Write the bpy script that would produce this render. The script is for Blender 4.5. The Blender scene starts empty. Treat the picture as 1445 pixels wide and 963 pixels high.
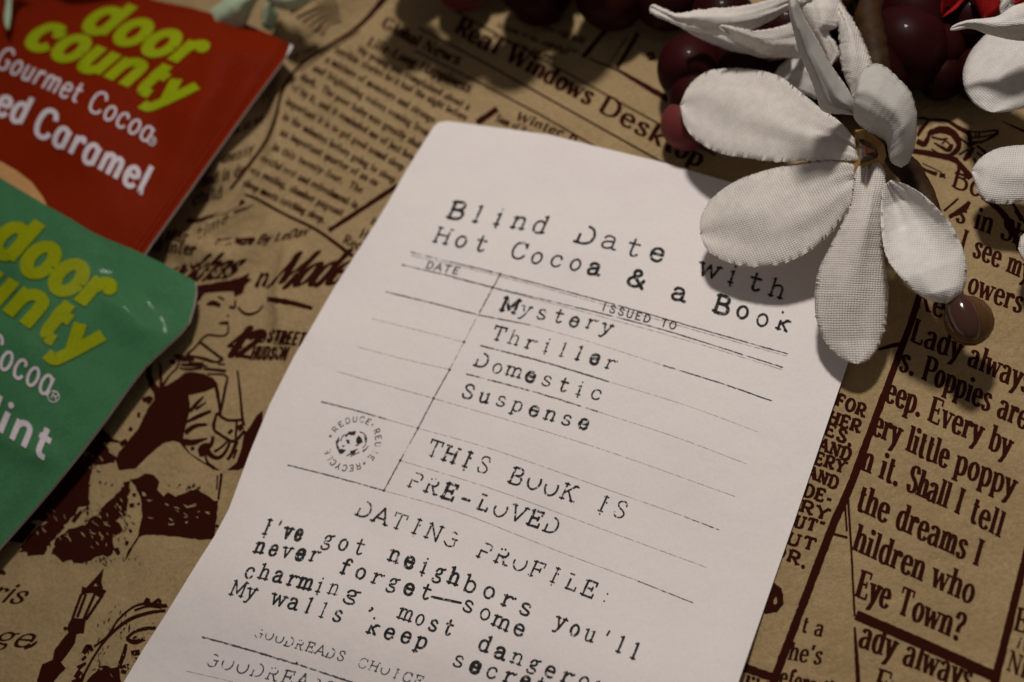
import bpy, bmesh, math, random
import numpy as np
from mathutils import Vector, Matrix
from mathutils.geometry import delaunay_2d_cdt
random.seed(4); rng = np.random.default_rng(7)
SC = bpy.context.scene
COL = SC.collection
MM = 0.001
# ------------------------------------------------------------------ camera
FPX, CX, CY = 1764.0, 722.5, 481.5
DIST = 0.1722
_th, _ph = math.radians(57.7), math.radians(25.8)
_r0 = np.array([1, 0, 0.]); _u0 = np.array([0, math.sin(_th), math.cos(_th)])
FW = np.array([0, math.cos(_th), -math.sin(_th)])
RT = math.cos(_ph) * _r0 - math.sin(_ph) * _u0
UP = math.sin(_ph) * _r0 + math.cos(_ph) * _u0
CAM = -FW * DIST
cd = bpy.data.cameras.new('camera'); co = bpy.data.objects.new('camera', cd); COL.objects.link(co)
co.matrix_world = Matrix(((RT[0], UP[0], -FW[0], CAM[0]), (RT[1], UP[1], -FW[1], CAM[1]), (RT[2], UP[2], -FW[2], CAM[2]), (0, 0, 0, 1)))
cd.sensor_width = 36; cd.lens = FPX / 1445 * 36
cd.clip_start = 0.005; cd.clip_end = 20
cd.dof.use_dof = True; cd.dof.focus_distance = 0.1555; cd.dof.aperture_fstop = 16.0
SC.camera = co
# ------------------------------------------------------------------ world, lamp, exposure
W = bpy.data.worlds.new('World'); SC.world = W; W.use_nodes = True
W.node_tree.nodes['Background'].inputs[0].default_value = (1.0, 0.86, 0.80, 1)
W.node_tree.nodes['Background'].inputs[1].default_value = 0.13
ld = bpy.data.lights.new('desk_lamp_light', 'SPOT'); lo = bpy.data.objects.new('desk_lamp_light', ld); COL.objects.link(lo)
ld.shadow_soft_size = 0.019; ld.energy = 3.9; ld.color = (1.0, 0.925, 0.862); ld.spot_size = math.radians(62); ld.spot_blend = 1.0
_el, _az = math.radians(69), math.radians(58)
_tgt = Vector((0.045, 0.015, 0.0)); _dir = Vector((math.cos(_el) * math.cos(_az), math.cos(_el) * math.sin(_az), math.sin(_el)))
lo.location = _tgt + _dir * 0.36
lo.rotation_euler = (Vector((.05, .012, 0)) - lo.location).to_track_quat('-Z', 'Y').to_euler()
vs = SC.view_settings; vs.view_transform = 'Standard'; vs.look = 'None'; vs.exposure = 0.0; vs.gamma = 1.0
SC.cycles.max_bounces = 8; SC.cycles.use_denoising = True
# ------------------------------------------------------------------ helpers
def at(px, py, z=0.0):
    """point at height z that the photo shows at pixel px,py (1445x963 frame); arrays allowed"""
    px = np.asarray(px, float); py = np.asarray(py, float); z = np.asarray(z, float)
    d = FW + ((px - CX) / FPX)[..., None] * RT + ((CY - py) / FPX)[..., None] * UP
    t = (z - CAM[2]) / d[..., 2]
    return CAM + d * t[..., None]
def drop(P, surf):
    P = np.asarray(P, float); z = np.zeros(len(P)) + surf.base
    for _ in range(12):
        w = at(P[:, 0], P[:, 1], z); z = z + .65 * (surf(w[:, 0], w[:, 1]) - z)
    return at(P[:, 0], P[:, 1], z)
def z2(ox, oy, s, pts):
    return [(ox + p[0] / s, oy + p[1] / s) for p in pts]
def pdist(x, y, poly):
    """distance from points to a polyline"""
    best = np.full(np.shape(x), 1e9)
    for (ax, ay), (bx, by) in zip(poly[:-1], poly[1:]):
        dx, dy = bx - ax, by - ay; L = dx * dx + dy * dy + 1e-18
        t = np.clip(((x - ax) * dx + (y - ay) * dy) / L, 0, 1)
        best = np.minimum(best, np.hypot(x - ax - t * dx, y - ay - t * dy))
    return best
def inside(x, y, poly):
    c = np.zeros(np.shape(x), bool); n = len(poly)
    for i in range(n):
        ax, ay = poly[i]; bx, by = poly[i - 1]
        if ay == by: continue
        m = ((ay > y) != (by > y)) & (x < (bx - ax) * (y - ay) / (by - ay) + ax)
        c ^= m
    return c
def smooth_line(P, n=8, closed=False):
    P = [np.array(p, float) for p in P]; out = []
    m = len(P)
    for i in range(m if closed else m - 1):
        p1, p2 = P[i], P[(i + 1) % m]
        p0 = P[i - 1] if (i > 0 or closed) else 2 * p1 - p2
        p3 = P[(i + 2) % m] if (i + 2 < m or closed) else 2 * p2 - p1
        for k in range(n):
            t = k / n
            out.append(.5 * (2 * p1 + (p2 - p0) * t + (2 * p0 - 5 * p1 + 4 * p2 - p3) * t * t + (3 * p1 - p0 - 3 * p2 + p3) * t ** 3))
    if not closed: out.append(P[-1])
    return np.array(out)
def resample(P, n):
    P = np.asarray(P, float); d = np.r_[0, np.cumsum(np.linalg.norm(np.diff(P, axis=0), axis=1))]
    t = np.linspace(0, d[-1], n)
    return np.stack([np.interp(t, d, P[:, k]) for k in range(P.shape[1])], 1)
def mesh_obj(name, V, Fc, mats, parent=None, smooth=True, midx=None, uv=None):
    me = bpy.data.meshes.new(name); me.from_pydata([tuple(v) for v in V], [], [tuple(int(i) for i in f) for f in Fc])
    for m in (mats if isinstance(mats, (list, tuple)) else [mats]): me.materials.append(m)
    if smooth: me.polygons.foreach_set('use_smooth', [True] * len(me.polygons))
    if midx is not None: me.polygons.foreach_set('material_index', midx)
    if uv is not None:
        ul = me.uv_layers.new(name='UVMap')
        li = np.zeros(len(me.loops), int); me.loops.foreach_get('vertex_index', li)
        ul.data.foreach_set('uv', np.asarray(uv)[li].ravel())
    me.update()
    o = bpy.data.objects.new(name, me); COL.objects.link(o)
    if parent: o.parent = parent; o.matrix_parent_inverse = parent.matrix_world.inverted()
    return o
def empty(name, loc):
    o = bpy.data.objects.new(name, None); o.empty_display_size = .01; o.location = loc; COL.objects.link(o)
    o.matrix_world = Matrix.Translation(Vector(loc)); return o
def tag(o, label, cat, group=None, kind=None):
    if label: o['label'] = label
    if cat: o['category'] = cat
    if group: o['group'] = group
    if kind: o['kind'] = kind
    return o
def fix_normals(o):
    bm = bmesh.new(); bm.from_mesh(o.data); bmesh.ops.recalc_face_normals(bm, faces=bm.faces); bm.to_mesh(o.data); bm.free()
# ------------------------------------------------------------------ materials
def lin(r, g, b):
    f = lambda c: (c / 255 / 12.92) if c / 255 <= .04045 else ((c / 255 + .055) / 1.055) ** 2.4
    return (f(r), f(g), f(b), 1)
def new_mat(name, base=(.5, .5, .5, 1), rough=.6, spec=.3, **kw):
    m = bpy.data.materials.new(name); m.use_nodes = True; nt = m.node_tree; b = nt.nodes['Principled BSDF']
    b.inputs['Base Color'].default_value = base; b.inputs['Roughness'].default_value = rough; b.inputs['Specular IOR Level'].default_value = spec
    for k, v in kw.items(): b.inputs[k.replace('_', ' ')].default_value = v
    return m, nt, b
def nd(nt, t, **kw):
    n = nt.nodes.new(t)
    for k, v in kw.items(): setattr(n, k, v)
    return n
def noise(nt, scale, detail=3, rough=.5, vec=None):
    n = nd(nt, 'ShaderNodeTexNoise'); n.inputs['Scale'].default_value = scale; n.inputs['Detail'].default_value = detail; n.inputs['Roughness'].default_value = rough
    if vec is None:
        tc = nt.nodes.get('TC') or nd(nt, 'ShaderNodeTexCoord', name='TC'); vec = tc.outputs['Object']
    nt.links.new(vec, n.inputs['Vector']); return n
def ramp(nt, src, stops):
    r = nd(nt, 'ShaderNodeValToRGB'); e = r.color_ramp.elements
    while len(e) < len(stops): e.new(.5)
    for k, (p, c) in enumerate(stops):
        e[k].position = p; e[k].color = c if len(c) == 4 else (*c, 1)
    nt.links.new(src, r.inputs['Fac']); return r
def mul(nt, a, b, fac=1.0):
    m = nd(nt, 'ShaderNodeMix', data_type='RGBA', blend_type='MULTIPLY'); m.inputs[0].default_value = fac
    nt.links.new(a, m.inputs[6])
    nt.links.new(b, m.inputs[7]); return m.outputs[2]
def bump(nt, b, src, strength, dist):
    n = nd(nt, 'ShaderNodeBump'); n.inputs['Strength'].default_value = strength; n.inputs['Distance'].default_value = dist
    nt.links.new(src, n.inputs['Height']); nt.links.new(n.outputs[0], b.inputs['Normal']); return n
def kraft_mat():
    m, nt, b = new_mat('kraft_paper', rough=.8, spec=.15)
    a = noise(nt, 130, 4, .6); c = noise(nt, 1500, 3, .65); d = noise(nt, 3800, 2, .5)
    r1 = ramp(nt, a.outputs['Fac'], [(.3, (.355, .25, .128)), (.7, (.42, .298, .160))])
    r2 = ramp(nt, c.outputs['Fac'], [(.3, (.78, .80, .74)), (.7, (1.0, .98, .98))])
    r3 = ramp(nt, d.outputs['Fac'], [(.3, (.80, .82, .8)), (.7, (1, 1, 1))])
    nt.links.new(mul(nt, mul(nt, r1.outputs[0], r2.outputs[0]), r3.outputs[0]), b.inputs['Base Color'])
    w = noise(nt, 75, 6, .6); bump(nt, b, w.outputs['Fac'], .6, .0032)
    return m
def card_mat():
    m, nt, b = new_mat('card_stock', rough=.75, spec=.2)
    a = noise(nt, 60, 3); c = noise(nt, 2600, 3, .6)
    r1 = ramp(nt, a.outputs['Fac'], [(.32, (.765, .715, .70)), (.5, (.79, .745, .72)), (.68, (.805, .755, .725))])
    r2 = ramp(nt, c.outputs['Fac'], [(.25, (.93, .93, .94)), (.75, (1, 1, 1))])
    nt.links.new(mul(nt, r1.outputs[0], r2.outputs[0]), b.inputs['Base Color'])
    dn = noise(nt, 85, 4, .55); bump(nt, b, dn.outputs['Fac'], .35, .0014)
    return m
def ink_mat(name, base, worn=.42, scale=1500, soft=.05, strength=1.0, big=None):
    """printed ink with gaps where it did not take"""
    m, nt, b = new_mat(name, base, .8, .03)
    n = noise(nt, scale, 3, .6)
    src = n.outputs['Fac']
    if big:
        n2 = noise(nt, big, 2, .5)
        ad = nd(nt, 'ShaderNodeMath', operation='ADD'); nt.links.new(src, ad.inputs[0]); nt.links.new(n2.outputs['Fac'], ad.inputs[1])
        hf = nd(nt, 'ShaderNodeMath', operation='MULTIPLY'); hf.inputs[1].default_value = .5; nt.links.new(ad.outputs[0], hf.inputs[0]); src = hf.outputs[0]
    r = ramp(nt, src, [(worn - soft, (0, 0, 0)), (worn + soft, (strength,) * 3)])
    t = nd(nt, 'ShaderNodeBsdfTransparent'); mx = nd(nt, 'ShaderNodeMixShader')
    nt.links.new(r.outputs[0], mx.inputs[0]); nt.links.new(t.outputs[0], mx.inputs[1]); nt.links.new(b.outputs[0], mx.inputs[2])
    nt.links.new(mx.outputs[0], nt.nodes['Material Output'].inputs['Surface'])
    return m
def foil_mat(name, base, rough=.38, bs=.4, spec=.05, coat=0.0):
    m, nt, b = new_mat(name, base, rough, spec)
    a = noise(nt, 45, 3, .5); c = noise(nt, 2500, 2, .5)
    r = ramp(nt, c.outputs['Fac'], [(.3, tuple(x * .82 for x in base[:3])), (.7, base[:3])])
    nt.links.new(r.outputs[0], b.inputs['Base Color'])
    b.inputs['Coat Weight'].default_value = coat; b.inputs['Coat Roughness'].default_value = .09
    cr = nd(nt, 'ShaderNodeTexNoise', noise_type='RIDGED_MULTIFRACTAL'); cr.inputs['Scale'].default_value = 38; cr.inputs['Detail'].default_value = 2
    nt.links.new(nt.nodes['TC'].outputs['Object'], cr.inputs['Vector'])
    sm = nd(nt, 'ShaderNodeMath', operation='MULTIPLY_ADD'); sm.inputs[1].default_value = .22
    nt.links.new(cr.outputs['Fac'], sm.inputs[0]); nt.links.new(a.outputs['Fac'], sm.inputs[2])
    bump(nt, b, sm.outputs[0], bs, .004)
    return m
def cloth_mat(name, base, pitch=.00033, gap=.5, trans=.24, depth=.00014):
    """plain woven cloth: threads follow the petal's own UV (metres)"""
    m, nt, b = new_mat(name, base, .85, .15)
    tc = nd(nt, 'ShaderNodeTexCoord', name='TC'); sp = nd(nt, 'ShaderNodeSeparateXYZ')
    wob = noise(nt, 260, 2); vm = nd(nt, 'ShaderNodeVectorMath', operation='MULTIPLY_ADD')
    vm.inputs[1].default_value = (.0004,) * 3
    nt.links.new(wob.outputs['Color'], vm.inputs[0]); nt.links.new(tc.outputs['UV'], vm.inputs[2])
    nt.links.new(vm.outputs[0], sp.inputs[0])
    def M(op, a, v=None, c=None):
        n = nd(nt, 'ShaderNodeMath', operation=op)
        nt.links.new(a, n.inputs[0])
        if v is not None:
            if isinstance(v, (int, float)): n.inputs[1].default_value = v
            else: nt.links.new(v, n.inputs[1])
        return n.outputs[0]
    k = math.pi / pitch
    su = M('SINE', M('MULTIPLY', sp.outputs[0], k)); sv = M('SINE', M('MULTIPLY', sp.outputs[1], k))
    cu = M('COSINE', M('MULTIPLY', sp.outputs[0], k)); cv = M('COSINE', M('MULTIPLY', sp.outputs[1], k))
    pr = M('MULTIPLY', su, sv)
    grid = M('POWER', M('ABSOLUTE', pr), .45)
    over = M('MULTIPLY_ADD', pr, .12)                       # threads passing over look lighter than those passing under
    nt.nodes[-1].inputs[2].default_value = 0
    h = M('ADD', grid, over)
    th = noise(nt, 900, 2)
    un = noise(nt, 160, 3, .6); ur = ramp(nt, un.outputs['Fac'], [(.38, (0, 0, 0)), (.62, (.35, .35, .35))])
    hm = nd(nt, 'ShaderNodeMix', data_type='FLOAT'); nt.links.new(ur.outputs[0], hm.inputs[0]); nt.links.new(h, hm.inputs[2]); hm.inputs[3].default_value = .8; h = hm.outputs[0]
    r = ramp(nt, h, [(0.0, tuple(c * gap for c in base[:3])), (.5, tuple(c * .93 for c in base[:3])), (1.0, base[:3])])
    r2 = ramp(nt, th.outputs['Fac'], [(.3, (.90, .90, .90)), (.7, (1, 1, 1))])
    col = mul(nt, r.outputs[0], r2.outputs[0])
    nt.links.new(col, b.inputs['Base Color'])
    bm_ = bump(nt, b, h, .7, depth)
    tr = nd(nt, 'ShaderNodeBsdfTranslucent'); nt.links.new(col, tr.inputs[0])
    mx = nd(nt, 'ShaderNodeMixShader'); mx.inputs[0].default_value = trans
    nt.links.new(b.outputs[0], mx.inputs[1]); nt.links.new(tr.outputs[0], mx.inputs[2])
    nt.links.new(mx.outputs[0], nt.nodes['Material Output'].inputs['Surface'])
    return m
M_KRAFT = kraft_mat(); M_CARD = card_mat()
M_NEWS = ink_mat('newsprint_ink', (.030, .0055, .003, 1), .24, 2600, .05)
M_TYPE = ink_mat('typewriter_ink', (.026, .027, .027, 1), .37, 2000, .08, .93)
M_TYPEW = ink_mat('worn_typewriter_ink', (.026, .026, .027, 1), .41, 1900, .08, .92)
M_FADE = ink_mat('faded_ink', (.075, .07, .07, 1), .42, 1500, .08, .8)
M_NEWSCARD = ink_mat('heading_ink', (.035, .03, .03, 1), .28, 1500, .05, .95)
M_LINE = ink_mat('form_line_ink', (.06, .06, .065, 1), .43, 1300, .06, .85, big=260)
M_HAIR = ink_mat('hairline_ink', (.10, .09, .09, 1), .42, 1600, .1, .45)
M_RED = foil_mat('red_foil', (.185, .0135, .0015, 1), .6, .5, .025, 0.0)
M_GREEN = foil_mat('green_foil', (.052, .175, .076, 1), .5, .8, .03, .018)
M_FOILEDGE, _, _ = new_mat('cut_foil_edge', (.55, .52, .52, 1), .35, .5)
M_LIME = foil_mat('lime_print', (.27, .34, .004, 1), .45)
M_LIME2 = foil_mat('olive_lime_print', (.26, .30, .004, 1), .42)
M_LIMEDK, _, _ = new_mat('dark_lime_outline', (.10, .17, .01, 1), .45, .3)
M_WPRINT = foil_mat('white_print', (.62, .56, .60, 1), .45)
M_BEIGE = foil_mat('beige_print', (.52, .29, .12, 1), .45)
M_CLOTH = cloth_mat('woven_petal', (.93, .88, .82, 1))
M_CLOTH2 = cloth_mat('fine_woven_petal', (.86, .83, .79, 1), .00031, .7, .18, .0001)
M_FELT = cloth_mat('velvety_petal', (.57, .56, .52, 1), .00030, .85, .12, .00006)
M_PALEG = cloth_mat('pale_green_petal', (.58, .72, .50, 1), .0004, .8, .2, .0001)
M_REDP = cloth_mat('red_petal', (.42, .012, .014, 1), .0004, .7, .15, .0001)
M_GRAPE, _nt, _b = new_mat('grape_skin', (.085, .010, .013, 1), .45, .05, Coat_Weight=.04, Coat_Roughness=.06)
_n = noise(_nt, 90, 3); _r = ramp(_nt, _n.outputs['Fac'], [(.3, (.014, .002, .002)), (.75, (.032, .005, .005))]); _nt.links.new(_r.outputs[0], _b.inputs['Base Color'])
_b.inputs['Subsurface Weight'].default_value = .25; _b.inputs['Subsurface Radius'].default_value = (.004, .0008, .0008); _b.inputs['Subsurface Scale'].default_value = 1.0
M_GRAPER, _nt2, _b2 = new_mat('ripe_grape_skin', (.13, .028, .028, 1), .45, .08)
_b2.inputs['Subsurface Weight'].default_value = .3; _b2.inputs['Subsurface Radius'].default_value = (.004, .001, .001); _b2.inputs['Subsurface Scale'].default_value = 1.0
M_TWIG, _nt3, _b3 = new_mat('brown_twig', (.10, .048, .016, 1), .6, .12)
_n = noise(_nt3, 420, 4); _r = ramp(_nt3, _n.outputs['Fac'], [(.3, (.018, .008, .003)), (.7, (.052, .025, .009))]); _nt3.links.new(_r.outputs[0], _b3.inputs['Base Color']); bump(_nt3, _b3, _n.outputs['Fac'], .5, .0006)
M_AMBER, _nt4, _b4 = new_mat('amber_plastic', (.13, .058, .016, 1), .25, .4)
_b4.inputs['Transmission Weight'].default_value = .35
M_CUP, _, _ = new_mat('amber_cup', (.34, .19, .045, 1), .35, .3)
M_BEAD, _nt5, _b5 = new_mat('dark_bead', (.055, .022, .013, 1), .13, .5)
M_TABLE, _, _ = new_mat('dark_table', (.05, .03, .02, 1), .6, .2)
# ------------------------------------------------------------------ surfaces (height fields)
class Surf:
    def __init__(s, fn, base): s.fn, s.base = fn, base
    def __call__(s, x, y): return s.fn(np.asarray(x, float), np.asarray(y, float))
def wpoly(P, z=0):
    P = np.asarray(P, float); q = at(P[:, 0], P[:, 1], z); return [(a, b) for a, b, _ in q]
RIDGES = [  # creases and bumps of the wrapping paper: pixels, height mm, half-width mm
    (wpoly([(402, 60), (398, 160), (392, 240), (384, 330)]), 1.4, 1.7),
    (wpoly([(352, 150), (330, 215), (318, 250)]), 2.8, 3.0),
    (wpoly([(300, 330), (350, 300), (372, 262)]), 2.0, 2.2),
    (wpoly([(410, 360), (400, 420), (404, 480)]), 1.4, 1.6),
    (wpoly([(250, 350), (330, 370), (360, 350)]), 1.6, 2.0),
    (wpoly([(420, 50), (470, 20), (530, -20)]), 3.0, 3.2),
    (wpoly([(440, 110), (500, 60)]), .7, 2.0),
    (wpoly([(1010, 900), (1240, 560), (1330, 300)]), .06, 6.0),
]
def paper_fn(x, y):
    z = .07 * np.sin(x * 190 + y * 70 + 1) * np.sin(y * 160 - x * 60) + .06 * np.sin(x * 90 - y * 230 + 2)
    for P, a, s in RIDGES: z = z + 1.3 * a * np.exp(-(pdist(x, y, P) / (s * MM)) ** 2)
    return z * MM
PAPER = Surf(paper_fn, 0.0)
CARDOUT = [(632, 171), (700, 180), (776, 190.5), (834, 205), (930, 228), (1026, 256), (1100, 276), (1180, 299), (1225, 313), (1238, 320), (1243, 330), (1241, 345),
           (1226, 425), (1196.6, 512), (1160, 620), (1119.5, 740), (1042, 963), (985, 1125), (975, 1135), (960, 1137), (70, 1000 + 118), (72, 1105),
           (120, 1040), (174.5, 963), (203, 915), (232.7, 869), (279, 793.5), (302.5, 757), (323, 718.5), (352, 640), (381, 570), (416, 501), (430, 478), (473, 403.6), (500, 362), (534.5, 307.6), (551, 280), (573, 241), (596, 204), (612, 179), (619, 173)]
_cb = wpoly([(170, 790), (560, 905), (1000, 1010)])
_cc = wpoly([(430, 480), (330, 700)])
def card_fn(x, y):
    return (.55 + 2.0 * np.exp(-(pdist(x, y, _cb) / .010) ** 2) + .9 * np.exp(-(pdist(x, y, _cc) / .007) ** 2) + .15 * np.sin(x * 60 + y * 40)) * MM
CARD = Surf(card_fn, .001)
REDOUT = [(412, 66), (404, 60), (380, 48), (345, 33), (310, 22), (270, 11), (220, 1), (120, -40), (-60, -110), (-420, 300), (-240, 420), (60, 560), (140, 452), (195, 372), (212, 346), (250, 293), (300, 222), (350, 152), (396, 90)]
_rw = wpoly(REDOUT, .0058)
RED_FOLDS = [(wpoly([(318, 40), (300, 120), (255, 210), (215, 300)], .009), .9, 3.2), (wpoly([(345, 95), (300, 170), (262, 250)], .009), -.8, 2.2), (wpoly([(120, 40), (200, 110), (215, 190)], .01), -.8, 3.5), (wpoly([(20, 20), (60, 130), (150, 250), (180, 320)], .01), .8, 3.5), (wpoly([(250, 40), (205, 75)], .01), .6, 2.0)]
GREEN_FOLDS = [(wpoly([(88, 306), (112, 345), (160, 420), (208, 470)], .008), 1.1, 2.6), (wpoly([(130, 328), (185, 400), (238, 452)], .007), -1.0, 2.6), (wpoly([(-30, 600), (50, 632), (112, 615)], .009), .9, 2.0), (wpoly([(-20, 720), (22, 668), (44, 640)], .008), .8, 1.9), (wpoly([(10, 740), (60, 668), (110, 600), (190, 520)], .006), -.7, 2.4), (wpoly([(-60, 420), (20, 470), (90, 540), (150, 545)], .01), .9, 2.6), (wpoly([(60, 300), (40, 350), (-10, 400)], .01), -.8, 2.4)]
def folds(x, y, L):
    z = np.zeros(np.shape(x))
    for P, a, w in L: z = z + a * np.exp(-(pdist(x, y, P) / (w * MM)) ** 2)
    return z
def red_fn(x, y):
    d = pdist(x, y, _rw + _rw[:1]); k = np.where(inside(x, y, _rw), 1.0, 0.0)
    z = 5.8 + 7.5 * k * (1 - np.exp(-np.maximum(d - .0018, 0) / .014))
    z = z + k * folds(x, y, RED_FOLDS) * np.minimum(d / .005, 1)
    z = z + k * .55 * np.sin(x * 200 + y * 120) * np.sin(y * 210 - x * 90) * np.minimum(d / .01, 1)
    return z * MM
RED = Surf(red_fn, .006)
GREENOUT = [(275, 397), (276.5, 412), (273, 432), (266, 455), (254, 470), (236, 487), (222, 500), (203, 518), (180, 548), (150, 590), (112, 640), (75, 686), (40, 727), (0, 772), (-90, 880), (-480, 660), (-330, 120), (-100, 195), (0, 251), (60, 287), (100, 309), (125, 325), (150, 337), (190, 353), (230, 372)]
_gw = wpoly(GREENOUT, .004)
def green_fn(x, y):
    d = pdist(x, y, _gw + _gw[:1]); k = np.where(inside(x, y, _gw), 1.0, 0.0)
    a = 3.4 + 7.0 * k * (1 - np.exp(-d / .018)) + k * .9 * np.sin(x * 210 - y * 130 + 1) * np.sin(y * 240 + x * 80 + 2 * np.sin(x * 90)) * np.minimum(d / .01, 1)
    a = a + k * folds(x, y, GREEN_FOLDS) * np.minimum(d / .004, 1)
    dr = pdist(x, y, _rw + _rw[:1]); ins = inside(x, y, _rw)
    b = np.where(ins, red_fn(x, y) / MM + .9, 6.7 * np.exp(-(dr / .013) ** 2))
    z = (a ** 6 + b ** 6) ** (1 / 6)
    return z * MM
GREEN = Surf(green_fn, .008)
# ------------------------------------------------------------------ print: ribbons and filled shapes laid on a surface
class Print:
    def __init__(s): s.P, s.L, s.F, s.n = [], [], [], 0
    def add(s, pts, faces, lay):
        s.P.append(np.asarray(pts, float)); s.L.append(np.full(len(pts), lay)); s.F += [tuple(i + s.n for i in f) for f in faces]; s.n += len(pts)
        s.count = getattr(s, 'count', 0) + 1
    def lay(s): return (getattr(s, 'count', 0) % 17) * 1.6e-6
    def ribbon(s, pts, w, smooth=True, jit=.06, step=5, closed=False):
        """line of width w px (or one width per point) through pixel points"""
        w = np.full(len(pts), w, float) if np.isscalar(w) else np.asarray(w, float)
        Q = np.c_[np.asarray(pts, float), w]
        Q = smooth_line(Q, 8, closed) if smooth and len(pts) > 2 else Q
        if closed: Q = np.vstack([Q, Q[:1]])
        L = np.linalg.norm(np.diff(Q[:, :2], axis=0), axis=1).sum()
        Q = resample(Q, max(3, int(L / step) + 1))
        T = np.gradient(Q[:, :2], axis=0); T /= np.linalg.norm(T, axis=1)[:, None] + 1e-9
        N = np.c_[-T[:, 1], T[:, 0]]; h = Q[:, 2:3] / 2
        j = lambda: 1 + jit * rng.standard_normal((len(Q), 1))
        a, b = Q[:, :2] + N * h * j(), Q[:, :2] - N * h * j()
        n = len(Q)
        s.add(np.vstack([a, b]), [(i, i + 1, n + i + 1, n + i) for i in range(n - 1)], s.lay())
    def fill(s, outline, holes=(), step=7, smooth=False, jag=0):
        loops = [outline] + list(holes); pts, edges = [], []
        for lp in loops:
            lp = smooth_line(lp, 4, True) if smooth else np.asarray(lp, float)
            lp = np.vstack([lp, lp[:1]]); L = np.linalg.norm(np.diff(lp, axis=0), axis=1).sum()
            out = []
            for a, b in zip(lp[:-1], lp[1:]):
                k = max(1, int(np.linalg.norm(b - a) / step))
                out += [a + (b - a) * t / k for t in range(k)]
            lp = np.array(out)
            if jag: lp = lp + rng.normal(0, jag, lp.shape)
            o = len(pts); pts += list(lp); edges += [(o + i, o + (i + 1) % len(lp)) for i in range(len(lp))]
        A = np.array(pts); x0, y0 = A.min(0); x1, y1 = A.max(0)
        gx, gy = np.meshgrid(np.arange(x0 + step / 2, x1, step), np.arange(y0 + step / 2, y1, step)); gx, gy = gx.ravel(), gy.ravel()
        loopsA = []; i0 = 0
        c = np.zeros(len(gx), bool)
        for lp in loops:
            l2 = smooth_line(lp, 4, True) if smooth else np.asarray(lp, float)
            loopsA.append(l2); c ^= inside(gx, gy, l2)
        for l2 in loopsA: c &= pdist(gx, gy, [tuple(q) for q in l2] + [tuple(l2[0])]) > .42 * step
        G = [(x, y) for x, y, k in zip(gx, gy, c) if k]
        vv, _, ff, *_ = delaunay_2d_cdt([Vector(p) for p in pts] + [Vector(g) for g in G], edges, [], 0, 1e-5)
        V = np.array([tuple(v) for v in vv]); ff = [f for f in ff if len(f) == 3]
        ce = np.array([V[list(f)].mean(0) for f in ff]); kk = np.zeros(len(ff), bool)
        # classify with the subdivided (and jagged) loops
        st = 0
        while st < len(A):
            m = next(i for i, ed in enumerate(edges[st:]) if ed[1] <= ed[0]) + 1
            kk ^= inside(ce[:, 0], ce[:, 1], A[st:st + m]); st += m
        s.add(V, [f for f, k in zip(ff, kk) if k], s.lay())
    def build(s, name, mat, parent, surf, off=6e-5):
        P = np.vstack(s.P); Wd = drop(P, surf); Wd[:, 2] += off + np.concatenate(s.L)
        # face up
        V = Wd; Fo = []
        for f in s.F:
            a, b, c = V[f[0]], V[f[1]], V[f[2]]
            nz = (b[0] - a[0]) * (c[1] - a[1]) - (b[1] - a[1]) * (c[0] - a[0])
            Fo.append(f if nz >= 0 else f[::-1])
        return mesh_obj(name, V, Fo, mat, parent)
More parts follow.
